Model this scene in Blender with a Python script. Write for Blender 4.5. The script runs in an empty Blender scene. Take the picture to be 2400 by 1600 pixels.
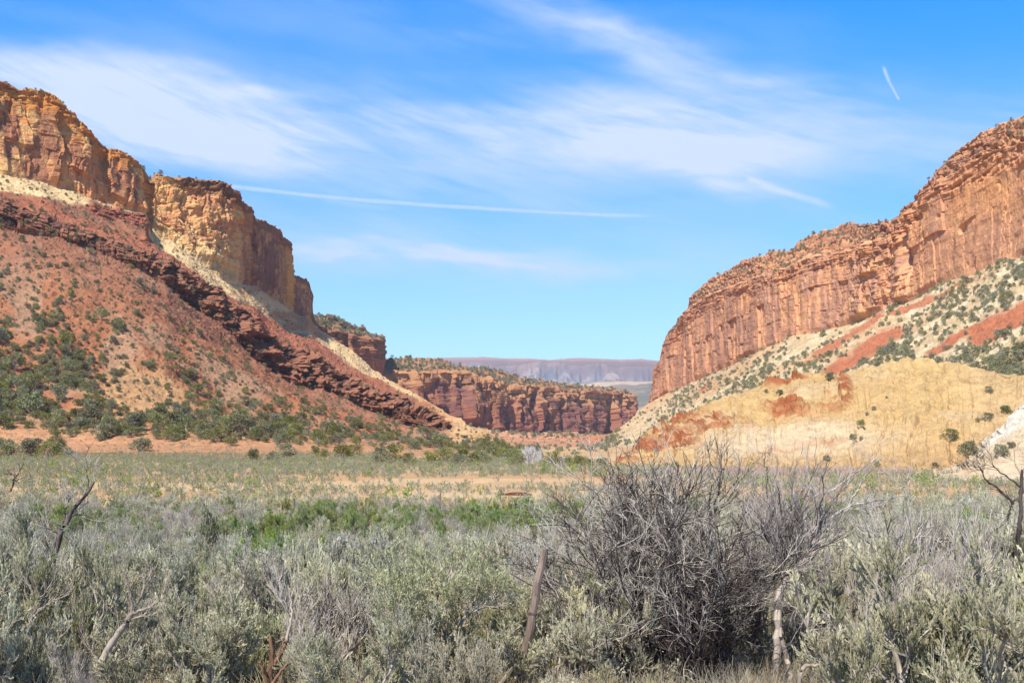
import bpy, math, random
import numpy as np

# ------------------------------------------------------------------ camera
W_PX, F_PX, HOR = 2400.0, 2400.0*35/36, 1030.0     # focal length in photograph pixels, row of the horizon
CAM_Z = 4.6
scene = bpy.context.scene
cam_d = bpy.data.cameras.new('camera'); cam = bpy.data.objects.new('camera', cam_d)
scene.collection.objects.link(cam)
cam.location = (0, 0, CAM_Z); cam.rotation_euler = (math.radians(90), 0, 0)
cam_d.lens = 35; cam_d.sensor_width = 36; cam_d.shift_y = (HOR-800)/2400
cam_d.clip_start = 0.1; cam_d.clip_end = 60000
scene.camera = cam
scene.view_settings.view_transform = 'Standard'; scene.view_settings.look = 'None'
scene.view_settings.gamma = 1; scene.view_settings.exposure = 0.50
try: scene.view_settings.use_curve_mapping = False
except Exception: pass

# ------------------------------------------------------------------ sun and sky
SUN_EL, SUN_AZ = math.radians(51), math.radians(180+28)      # compass angle from +Y towards +X: behind the camera and to its left
sd = bpy.data.lights.new('sun', 'SUN'); sun = bpy.data.objects.new('sun', sd); scene.collection.objects.link(sun)
sd.energy = 5.0; sd.angle = math.radians(0.5); sd.color = (1.0, 0.965, 0.90)
sv = (math.sin(SUN_AZ)*math.cos(SUN_EL), math.cos(SUN_AZ)*math.cos(SUN_EL), math.sin(SUN_EL))
from mathutils import Vector
sun.rotation_euler = Vector(sv).to_track_quat('Z', 'Y').to_euler()

world = bpy.data.worlds.new('World'); scene.world = world; world.use_nodes = True
nt = world.node_tree; nt.nodes.clear()
class NG:
    def __init__(s, nt): s.nt = nt
    def n(s, t, **k):
        o = s.nt.nodes.new(t)
        for a, b in k.items(): setattr(o, a, b)
        return o
    def put(s, inp, v):
        if isinstance(v, bpy.types.NodeSocket): s.nt.links.new(v, inp)
        elif v is not None: inp.default_value = v
    def m(s, op, a, b=None, c=None, clamp=False):
        o = s.n('ShaderNodeMath', operation=op); o.use_clamp = clamp
        s.put(o.inputs[0], a)
        if b is not None: s.put(o.inputs[1], b)
        if c is not None: s.put(o.inputs[2], c)
        return o.outputs[0]
    def mix(s, f, a, b, mode='MIX'):
        o = s.n('ShaderNodeMix', data_type='RGBA', blend_type=mode)
        s.put(o.inputs[0], f); s.put(o.inputs[6], a); s.put(o.inputs[7], b)
        return o.outputs[2]
    def noise(s, vec, scale, detail=4, rough=.55, dist=0.):
        o = s.n('ShaderNodeTexNoise'); s.put(o.inputs['Vector'], vec)
        o.inputs['Scale'].default_value = scale; o.inputs['Detail'].default_value = detail
        o.inputs['Roughness'].default_value = rough; o.inputs['Distortion'].default_value = dist
        return o.outputs[0]
    def xyz(s, a, b, c=0.):
        o = s.n('ShaderNodeCombineXYZ'); s.put(o.inputs[0], a); s.put(o.inputs[1], b); s.put(o.inputs[2], c); return o.outputs[0]
    def ramp(s, f, a, b):
        o = s.n('ShaderNodeMapRange'); o.clamp = True; o.interpolation_type = 'SMOOTHSTEP'
        s.put(o.inputs[0], f); o.inputs[1].default_value = a; o.inputs[2].default_value = b
        return o.outputs[0]
g = NG(nt)
sky = g.n('ShaderNodeTexSky', sky_type='NISHITA'); sky.sun_disc = False
sky.sun_elevation = SUN_EL; sky.sun_rotation = SUN_AZ; sky.altitude = 1400; sky.air_density = 1.0; sky.dust_density = 0.3; sky.ozone_density = 2.0
tc = g.n('ShaderNodeTexCoord'); sp = g.n('ShaderNodeSeparateXYZ'); nt.links.new(tc.outputs['Generated'], sp.inputs[0])
AZ = g.m('ARCTAN2', sp.outputs[0], sp.outputs[1]); EL = g.m('ARCSINE', sp.outputs[2])
def pa(px, py):                                   # a direction of the sky, in radians
    u, v = (px-1200)/F_PX, (HOR-py)/F_PX
    a = math.atan(u); return a, math.atan(v*math.cos(a))
# streaky cirrus: noise stretched along a gently falling direction
def rotd(th, cx=0., cy=0.):
    c, s = math.cos(th), math.sin(th)
    dx = g.m('SUBTRACT', AZ, cx); dy = g.m('SUBTRACT', EL, cy)
    a = g.m('ADD', g.m('MULTIPLY', dx, c), g.m('MULTIPLY', dy, s))
    b = g.m('SUBTRACT', g.m('MULTIPLY', dy, c), g.m('MULTIPLY', dx, s))
    return a, b
a1, b1 = rotd(-0.16); st1 = g.noise(g.xyz(g.m('MULTIPLY', a1, 3.), g.m('MULTIPLY', b1, 17.)), 1.6, 7, .58, .5)
a2, b2 = rotd(-0.30); st2 = g.noise(g.xyz(g.m('MULTIPLY', a2, 5.), g.m('MULTIPLY', b2, 40.), 3.), 2.2, 6, .6, .4)
a3, b3 = rotd(-0.05); st3 = g.noise(g.xyz(g.m('MULTIPLY', a3, 2.2), g.m('MULTIPLY', b3, 8.), 7.), 2.0, 4, .5, .6)
# wobble for the edges of the cloud fields
wob = g.m('MULTIPLY', g.m('SUBTRACT', g.noise(g.xyz(g.m('MULTIPLY', AZ, 3.), g.m('MULTIPLY', EL, 9.), 11.), 2.2, 5, .55), .5), .06)
def blob(px, py, rx, ry, slope, amp, hard=0.):   # slope: fall to the right, in px per px
    cx, cy = pa(px, py); th = -math.atan(slope)
    a, b = rotd(th, cx, cy); b = g.m('ADD', b, wob)
    q = g.m('ADD', g.m('POWER', g.m('ABSOLUTE', g.m('DIVIDE', a, rx/F_PX)), 2.), g.m('POWER', g.m('ABSOLUTE', g.m('DIVIDE', b, ry/F_PX)), 2.))
    if hard: q = g.m('POWER', q, hard)
    return g.m('MULTIPLY', g.m('EXPONENT', g.m('MULTIPLY', q, -1.)), amp)
blobs = [(60,235,460,98,.02,1.,2.2),(430,250,300,86,.10,.95,1.6),(720,310,420,72,.10,.8),(250,300,400,70,.05,.5),(1120,325,520,70,.05,.95),
  (1480,270,260,58,.05,.9),(1500,335,340,50,.16,.95),(980,305,360,56,.03,.85),(880,270,300,60,.05,.35),(1330,290,330,45,.02,.5),(1640,400,170,22,.32,.75),(1780,330,380,80,.06,.55),
  (1380,70,420,38,.36,.62),(1560,140,320,34,.30,.45),(950,70,600,60,.05,.34),(330,70,420,34,.10,.2),(1980,310,420,80,-.04,.55),
  (2330,340,230,40,-.1,.45),(1000,420,700,60,.08,.42),(950,590,330,18,.08,.95),(850,560,520,66,.08,.5),(1500,560,800,110,.02,.36),(1350,640,500,30,.02,.3),(1250,200,500,30,.04,.35),(2000,640,500,60,0,.15),(1850,120,500,60,.2,.12)]
cov = None
for b_ in blobs:
    v = blob(*b_); cov = v if cov is None else g.m('MAXIMUM', cov, v) if b_[5] > .8 else g.m('ADD', cov, g.m('MULTIPLY', v, .8))
stre = g.m('ADD', g.m('ADD', g.m('MULTIPLY', st1, .5), g.m('MULTIPLY', st2, .25)), g.m('MULTIPLY', st3, .38))
stre = g.ramp(stre, .40, .70)
cl = g.m('MULTIPLY', cov, g.m('ADD', g.m('MULTIPLY', stre, .74), .36))
cl = g.m('MULTIPLY', cl, .88, clamp=True)
def trail(p, q, w, amp, wav=0.):                 # a condensation trail, ragged and fading
    (x0, y0), (x1, y1) = pa(*p), pa(*q); L = math.hypot(x1-x0, y1-y0); th = math.atan2(y1-y0, x1-x0)
    a, b = rotd(th, x0, y0)
    b = g.m('ADD', b, g.m('MULTIPLY', g.m('SUBTRACT', st1, .5), wav))
    inside = g.m('MULTIPLY', g.ramp(a, -.004, .02*L+.004), g.m('SUBTRACT', 1., g.ramp(a, L*.8, L*1.02)))
    w2 = w/F_PX
    e = g.m('EXPONENT', g.m('MULTIPLY', g.m('POWER', g.m('ABSOLUTE', g.m('DIVIDE', b, w2)), 2.), -1.))
    puff = g.m('ADD', .55, g.m('MULTIPLY', g.noise(g.xyz(g.m('MULTIPLY', a, 60.), g.m('MULTIPLY', b, 60.), 5.), 1.0, 3, .6), .8))
    return g.m('MULTIPLY', g.m('MULTIPLY', g.m('MULTIPLY', e, inside), amp), puff)
for tr in [((500,431),(1640,508),5.5,.72,.006),((1750,420),(1960,490),7,.5,.01),((2070,158),(2085,196),4,.75,.003),((2082,188),(2110,240),3.4,.7,.003),
           ((760,468),(930,492),6,.2,.01),((940,596),(1300,626),6,.35,.006)]:
    cl = g.m('MAXIMUM', cl, trail(*tr)) if tr[3] > .6 else g.m('ADD', cl, trail(*tr), clamp=True)
cl = g.m('MULTIPLY', cl, g.ramp(sp.outputs[1], 0.0, 0.3))           # the cirrus lies in the half of the sky ahead
veil = g.m('MULTIPLY', g.m('SUBTRACT', 1., g.ramp(EL, .0, .24)), .12)
cl = g.m('ADD', cl, veil, clamp=True)
SKY_TOP = None
tint = g.mix(g.m('MULTIPLY', g.ramp(EL, .07, .42), g.m('SUBTRACT', 1., g.ramp(EL, .5, .95))), (.98, 1.34, 1.30, 1), (.0, 1.24, 2.5, 1))        # deep clear desert blue overhead
tint = g.mix(g.ramp(EL, .45, .85), tint, (.36, .46, .62, 1))                     # unseen sky above the view darkened to weaken its fill in the shade
SKYCOL = g.mix(1., sky.outputs[0], tint, 'MULTIPLY')
out = g.mix(cl, SKYCOL, (5.3, 6.2, 7.6, 1))
bg = g.n('ShaderNodeBackground'); g.put(bg.inputs[0], out); bg.inputs[1].default_value = 0.096
wo = g.n('ShaderNodeOutputWorld'); nt.links.new(bg.outputs[0], wo.inputs[0])

# ------------------------------------------------------------------ helpers
COL = scene.collection
def U(px, Y): return (px-1200)/F_PX*Y
def Zp(py, Y): return CAM_Z+(HOR-py)/F_PX*Y
def lin(r, g_, b): return np.array([((c/255+.055)/1.055)**2.4 if c > 10 else c/255/12.92 for c in (r, g_, b)])
np.seterr(over='ignore')
def h01(x, y, z, s=0):
    x = x.astype(np.int32).view(np.uint32); y = y.astype(np.int32).view(np.uint32); z = z.astype(np.int32).view(np.uint32)
    h = x*np.uint32(374761393)+y*np.uint32(668265263)+z*np.uint32(1274126177)+np.uint32((s*974711) & 0xffffffff)
    h = (h ^ (h >> np.uint32(13)))*np.uint32(1103515245)
    h = (h ^ (h >> np.uint32(15)))*np.uint32(2246822519)
    return ((h ^ (h >> np.uint32(13))) & np.uint32(0xffffff)).astype(np.float32)*np.float32(1/16777215.)
def vn(P, s=0):
    P = np.asarray(P, np.float32); f = np.floor(P); t = P-f; t = t*t*t*(t*(t*6-15)+10); x, y, z = f[..., 0], f[..., 1], f[..., 2]
    a, b, c = t[..., 0], t[..., 1], t[..., 2]; r = 0
    for i in (0, 1):
        for j in (0, 1):
            for k in (0, 1):
                r = r+h01(x+i, y+j, z+k, s)*(a if i else 1-a)*(b if j else 1-b)*(c if k else 1-c)
    return r
def fbm(P, o=4, s=0, gain=.5):
    r = 0; w = 1; t = 0
    for i in range(o): r = r+w*vn(P, s+i*7); t += w; w *= gain; P = P*2.03+13.7
    return r/t*2-1
def ridge(P, o=3, s=0):
    r = 0; w = 1; t = 0
    for i in range(o): r = r+w*(1-np.abs(vn(P, s+i*5)*2-1)); t += w; w *= .5; P = P*2.1+3.1
    return r/t
def worley(P, s=0, m=None):                       # m: where it is needed at all
    if m is not None:
        m = m > .001; r = worley(P[m], s); o = []
        for a, d in zip(r, (1., 1., .5)): q = np.full(P.shape[:-1], d, np.float32); q[m] = a; o.append(q)
        return o
    P = np.asarray(P, np.float32); f = np.floor(P); b1 = np.full(P.shape[:-1], 9.); b2 = b1.copy(); idv = np.zeros(P.shape[:-1])
    for i in (-1, 0, 1):
        for j in (-1, 0, 1):
            for k in (-1, 0, 1):
                c = f+np.array([i, j, k]); x, y, z = c[..., 0], c[..., 1], c[..., 2]
                q = np.stack([h01(x, y, z, s), h01(x, y, z, s+1), h01(x, y, z, s+2)], -1)*.8+.1+c
                d = np.sqrt(((q-P)**2).sum(-1)); nid = h01(x, y, z, s+3)
                m1 = d < b1; b2 = np.where(m1, b1, np.minimum(b2, d)); idv = np.where(m1, nid, idv); b1 = np.where(m1, d, b1)
    return b1, b2-b1, idv
def blocks(a, z, w, h, s, tilt=.5):               # angular jointed rock: courses of height h broken into blocks of width w; height offset of each face, and a crack mask
    z2 = z/h; r = np.floor(z2); fz = z2-r; o = r*0
    a2 = a/w*(.75+.5*h01(r, o, o, s))+h01(r, o+3, o, s)*17; c = np.floor(a2); fa = a2-c
    i = h01(c, r, o, s+1); t = h01(c, r, o+5, s+1)-.5; t2 = h01(c, r, o+7, s+1)-.5
    e = np.minimum(np.minimum(fa, 1-fa)*w, np.minimum(fz, 1-fz)*h)
    return (i-.5)+(fa-.5)*t*tilt*2+(fz-.5)*t2*tilt, e, i
def sst(a, b, x): t = np.clip((x-a)/(b-a), 0, 1); return t*t*(3-2*t)
def mixc(c, k, m): return c*(1-m[..., None])+np.asarray(k)*m[..., None]

def mkmesh(name, V, faces, mats, midx=None, attrs=None, smooth=False, cols=None):
    me = bpy.data.meshes.new(name); V = np.asarray(V, dtype=np.float32)
    me.vertices.add(len(V)); me.vertices.foreach_set('co', V.ravel())
    if not isinstance(faces, (list, tuple)): faces = [faces]
    faces = [np.asarray(f, dtype=np.int32) for f in faces if len(f)]
    nl = sum(f.size for f in faces); nf = sum(len(f) for f in faces)
    me.loops.add(nl); me.loops.foreach_set('vertex_index', np.concatenate([f.ravel() for f in faces]))
    tot = np.concatenate([np.full(len(f), f.shape[1], np.int32) for f in faces]); st = np.concatenate([[0], np.cumsum(tot)[:-1]]).astype(np.int32)
    me.polygons.add(nf); me.polygons.foreach_set('loop_start', st); me.polygons.foreach_set('loop_total', tot)
    if midx is not None: me.polygons.foreach_set('material_index', np.asarray(midx, np.int32))
    me.polygons.foreach_set('use_smooth', np.full(nf, smooth))
    for m in (mats if isinstance(mats, (list, tuple)) else [mats]): me.materials.append(m)
    if cols is not None:
        a = me.color_attributes.new('Col', 'FLOAT_COLOR', 'POINT'); c4 = np.ones((len(V), 4), np.float32); c4[:, :3] = cols
        a.data.foreach_set('color', c4.ravel())
    for k, v in (attrs or {}).items():
        a = me.attributes.new(k, 'FLOAT', 'POINT'); a.data.foreach_set('value', np.asarray(v, np.float32))
    me.update(calc_edges=True); return me
def link(name, me, parent=None, label=None, cat=None, group=None, kind=None, loc=None):
    o = bpy.data.objects.new(name, me); COL.objects.link(o)
    if parent: o.parent = parent
    if loc is not None: o.location = loc
    if label: o['label'] = label
    if cat: o['category'] = cat
    if group: o['group'] = group
    if kind: o['kind'] = kind
    return o
def gridfaces(R, C, flip=False):
    i = np.arange(R*C).reshape(R, C); q = np.stack([i[:-1, :-1], i[:-1, 1:], i[1:, 1:], i[1:, :-1]], -1).reshape(-1, 4)
    return q[:, ::-1] if flip else q

# ------------------------------------------------------------------ materials
def newmat(name):
    m = bpy.data.materials.new(name); m.use_nodes = True; m.node_tree.nodes.clear(); G = NG(m.node_tree)
    o = G.n('ShaderNodeOutputMaterial'); return m, G, o
def rock_mat(name, bscale=1.0, bstr=.6, bdist=.5, var=.22):
    m, G, o = newmat(name)
    b = G.n('ShaderNodeBsdfPrincipled'); b.inputs['Roughness'].default_value = .93; b.inputs['Specular IOR Level'].default_value = .12
    at = G.n('ShaderNodeAttribute', attribute_name='Col'); ge = G.n('ShaderNodeNewGeometry')
    n1 = G.noise(ge.outputs['Position'], .35*bscale, 8, .68); n2 = G.noise(ge.outputs['Position'], 1.6*bscale, 6, .7)
    f = G.m('ADD', G.m('MULTIPLY', n1, .6), G.m('MULTIPLY', n2, .4))
    f = G.m('ADD', 1-var, G.m('MULTIPLY', G.ramp(f, .32, .68), 2*var))
    cm = G.n('ShaderNodeVectorMath', operation='SCALE'); G.put(cm.inputs[0], at.outputs['Color']); G.put(cm.inputs['Scale'], f)
    G.put(b.inputs['Base Color'], cm.outputs[0])
    bu = G.n('ShaderNodeBump'); bu.inputs['Strength'].default_value = bstr; bu.inputs['Distance'].default_value = bdist
    G.put(bu.inputs['Height'], G.m('ADD', n1, G.m('MULTIPLY', n2, .5))); G.put(b.inputs['Normal'], bu.outputs[0])
    m.node_tree.links.new(b.outputs[0], o.inputs[0]); return m
def leaf_mat(name, c1, c2, rnd=.18, trans=.3, hue=.02, rough=.7, c3=None):
    m, G, o = newmat(name)
    at = G.n('ShaderNodeAttribute', attribute_name='tint'); oi = G.n('ShaderNodeObjectInfo')
    col = G.mix(at.outputs['Fac'], (*c1, 1), (*c2, 1))
    hsv = G.n('ShaderNodeHueSaturation'); G.put(hsv.inputs['Color'], col)
    G.put(hsv.inputs['Hue'], G.m('ADD', .5-hue, G.m('MULTIPLY', oi.outputs['Random'], 2*hue)))
    r2 = G.m('FRACT', G.m('MULTIPLY', oi.outputs['Random'], 7.31)); r3 = G.m('FRACT', G.m('MULTIPLY', oi.outputs['Random'], 17.7))
    G.put(hsv.inputs['Value'], G.m('ADD', 1-rnd, G.m('MULTIPLY', r2, 2*rnd))); G.put(hsv.inputs['Saturation'], G.m('ADD', .7, G.m('MULTIPLY', r3, .6)))
    d = G.n('ShaderNodeBsdfPrincipled'); d.inputs['Roughness'].default_value = rough; d.inputs['Specular IOR Level'].default_value = .2
    G.put(d.inputs['Base Color'], hsv.outputs[0])
    t = G.n('ShaderNodeBsdfTranslucent'); G.put(t.inputs[0], hsv.outputs[0]); mx = G.n('ShaderNodeMixShader'); mx.inputs[0].default_value = trans
    m.node_tree.links.new(d.outputs[0], mx.inputs[1]); m.node_tree.links.new(t.outputs[0], mx.inputs[2]); m.node_tree.links.new(mx.outputs[0], o.inputs[0])
    return m
def wood_mat(name, c1, c2, scale=18., rnd=.15):
    m, G, o = newmat(name)
    tc = G.n('ShaderNodeTexCoord'); oi = G.n('ShaderNodeObjectInfo')
    mp = G.n('ShaderNodeMapping'); mp.inputs['Scale'].default_value = (1, 1, .22); G.put(mp.inputs[0], tc.outputs['Object'])
    n = G.noise(mp.outputs[0], scale, 6, .65); n2 = G.noise(mp.outputs[0], scale*5, 4, .7)
    col = G.mix(G.ramp(n, .35, .65), (*c1, 1), (*c2, 1))
    col = G.mix(G.m('MULTIPLY', G.ramp(n2, .5, .75), .45), col, (c1[0]*.35, c1[1]*.33, c1[2]*.32, 1))
    hsv = G.n('ShaderNodeHueSaturation'); G.put(hsv.inputs['Color'], col); G.put(hsv.inputs['Value'], G.m('ADD', 1-rnd, G.m('MULTIPLY', oi.outputs['Random'], 2*rnd)))
    b = G.n('ShaderNodeBsdfPrincipled'); b.inputs['Roughness'].default_value = .85; b.inputs['Specular IOR Level'].default_value = .2
    G.put(b.inputs['Base Color'], hsv.outputs[0])
    bu = G.n('ShaderNodeBump'); bu.inputs['Strength'].default_value = .5; bu.inputs['Distance'].default_value = .01
    G.put(bu.inputs['Height'], n2); G.put(b.inputs['Normal'], bu.outputs[0])
    m.node_tree.links.new(b.outputs[0], o.inputs[0]); return m
M_ROCK = rock_mat('sandstone', 1.0, .7, .6, .20)
M_FAR = rock_mat('distant_sandstone', .12, .6, 3., .16)
M_SOIL = rock_mat('hill_soil', 1.6, .6, .25, .2)
M_GROUND = rock_mat('sandy_soil', 3.0, .6, .06, .2)
# ------------------------------------------------------------------ ground
def ground_h(X, Y):
    X = np.asarray(X, float); Y = np.asarray(Y, float); r = np.maximum(Y, 0)
    z = np.interp(r, [0, 3, 10, 16, 28, 42, 60], [2.9, 2.75, 2.13, 1.55, .6, .08, 0.])
    P = np.stack([X, Y, X*0], -1)
    z = z+fbm(P/6., 3, 5)*.16*np.clip(Y/20, .3, 1)+fbm(P/28., 3, 9)*.18
    z = z-np.clip((Y-1200)/400, 0, 1)*30*(np.abs(X) < 6000)
    return z
def build_ground():
    def sn(n, a, lo, hi):
        t = np.linspace(np.arcsinh(lo/a), np.arcsinh(hi/a), n); return np.sinh(t)*a
    xs = sn(640, 9., -15000, 15000); ys = np.concatenate([sn(120, 6., -3000, 4)[:-1], sn(760, 14., 4, 15500)])
    X, Y = np.meshgrid(xs, ys); P = np.stack([X, Y, X*0], -1)
    Z = ground_h(X, Y)
    Z = Z+fbm(P/1.3, 3, 31)*.05
    sand = lin(222, 178, 132)*.92; tan = lin(228, 194, 152); red = lin(205, 130, 92); litter = lin(150, 130, 108)
    n = fbm(P/np.array([30, 14, 1.]), 4, 3); n2 = fbm(P/4., 4, 8)
    c = mixc(np.broadcast_to(sand, P.shape), tan, sst(-.25, .3, n))
    c = mixc(c, red, sst(.1, .6, n2)*.35*sst(60, 90, Y))
    c = mixc(c, red, sst(-.1, -.3, X/np.maximum(Y, 1))*sst(200, 260, Y)*.7)
    c = mixc(c, litter*1.0, (1-sst(45, 66, Y))*.75)
    c = c*(1+.12*n2[..., None])
    me = mkmesh('ground', np.stack([X, Y, Z], -1).reshape(-1, 3), gridfaces(*X.shape), M_GROUND, cols=c.reshape(-1, 3)*np.array([.68, .67, .62]), smooth=True)
    link('ground', me, kind='structure')
build_ground()

# ------------------------------------------------------------------ terrain sheets: rows of real 3D points, foot to rim, displaced as rock
def ker(a, s):
    if s <= 0: return a
    k = np.exp(-.5*(np.arange(-3*s, 3*s+1)/s)**2); k /= k.sum()
    return np.convolve(np.pad(a, 3*s, mode='edge'), k, 'valid')
class Sheet:
    def __init__(s, xs): s.xs = np.asarray(xs, float); s.c = []; s.n = []; s.arc = 1; s.prof = {}
    def cy(s, yk, Yk, rows=0, sm=4, dz=0):          # heights from the outline, distances from the plan
        y = np.interp(s.xs, *zip(*yk)); Y = ker(np.interp(s.xs, *zip(*Yk)), sm)
        s.c.append(np.stack([U(s.xs, Y), Y, Zp(y, Y)+dz], -1)); s.n.append(rows); return s
    def cz(s, zk, Yk, rows=0, sm=4):
        Y = ker(np.interp(s.xs, *zip(*Yk)), sm); z = np.interp(s.xs, *zip(*zk)) if isinstance(zk, list) else np.full(len(s.xs), float(zk))
        s.c.append(np.stack([U(s.xs, Y), Y, z], -1)); s.n.append(rows); return s
    def back(s, dY, z=None, dz=0, rows=20):
        p = s.c[-1].copy(); k = (p[:, 1]+dY)/p[:, 1]; q = p.copy(); q[:, :2] *= k[:, None]; q[:, 2] = p[:, 2]+dz if z is None else z
        s.c.append(q); s.n.append(rows); return s
    def grid(s):
        R = []; B = []
        for i in range(len(s.c)-1):
            n = s.n[i+1]
            for j in range(n):
                t = j/n; th, tz = s.prof[i](t) if i in s.prof else (t, t); w = np.array([th, th, tz]); R.append(s.c[i]*(1-w)+s.c[i+1]*w); B.append(i+t)
        R.append(s.c[-1]); B.append(len(s.c)-1.)
        s.P = np.array(R); s.v = np.array(B)[:, None]*np.ones(len(s.xs))
        s.px = np.ones((len(R), 1))*s.xs
        dr = np.gradient(s.P, axis=0); dc = np.gradient(s.P, axis=1); N = np.cross(dc, dr)
        for _ in range(2):
            for ax in (0, 1):
                N = (np.roll(N, 1, ax)+np.roll(N, -1, ax)+N*2)
        N /= np.linalg.norm(N, axis=-1, keepdims=True)+1e-9
        s.N = N; q = s.c[s.arc][:, :2]; s.a = np.concatenate([[0], np.cumsum(np.hypot(*np.diff(q, axis=0).T))])[None, :]*np.ones_like(s.v); return s
def strata(P, z, thick, seed, warp=1.5):
    zz = z+fbm(P/60., 2, seed)*warp
    n = vn(np.stack([P[..., 0]/70., P[..., 1]/70., zz/thick], -1), seed+1)
    n2 = vn(np.stack([P[..., 0]/30., P[..., 1]/30., zz/(thick*.42)], -1), seed+2)
    return np.tanh((n-.5)*7)*.6+np.tanh((n2-.5)*6)*.4
def band(v, a, b, s=.08): return sst(a-s, a+s, v)*(1-sst(b-s, b+s, v))
def pyx(P): return HOR-(P[..., 2]-CAM_Z)/P[..., 1]*F_PX
ALB = np.array([.70, .685, .62])
def finish(s, name, D, H, c, mat, hz=None, alb=None):
    N = s.N
    if hz is not None:                              # steep rock moves out sideways, not up
        Nh = N.copy(); Nh[..., 2] *= .1; Nh /= np.linalg.norm(Nh, axis=-1, keepdims=True)+1e-9; N = N*(1-hz[..., None])+Nh*hz[..., None]
    P = s.P+N*D[..., None]; P[..., 2] += H
    me = mkmesh(name, P.reshape(-1, 3), gridfaces(*D.shape), mat, cols=np.clip(c*(ALB if alb is None else alb), .005, .9).reshape(-1, 3))
    o = link(name, me, kind='structure'); s.F = P; s.py = pyx(P); s.qx = 1200+P[..., 0]/P[..., 1]*F_PX; return o

def rubble(P, seed, sc=3.5, hf=1.0, m=None):
    f1, e, i = worley(P/sc, seed, m); big = (i > .72)*np.clip(.42-f1, 0, 1)*sc*1.1
    f1, e, i = worley(P/(sc*.42), seed+9, m); sm = (i > .5)*np.clip(.45-f1, 0, 1)*sc*.5
    return (big+sm)*hf, np.clip(big/sc*5, 0, 1)

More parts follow.
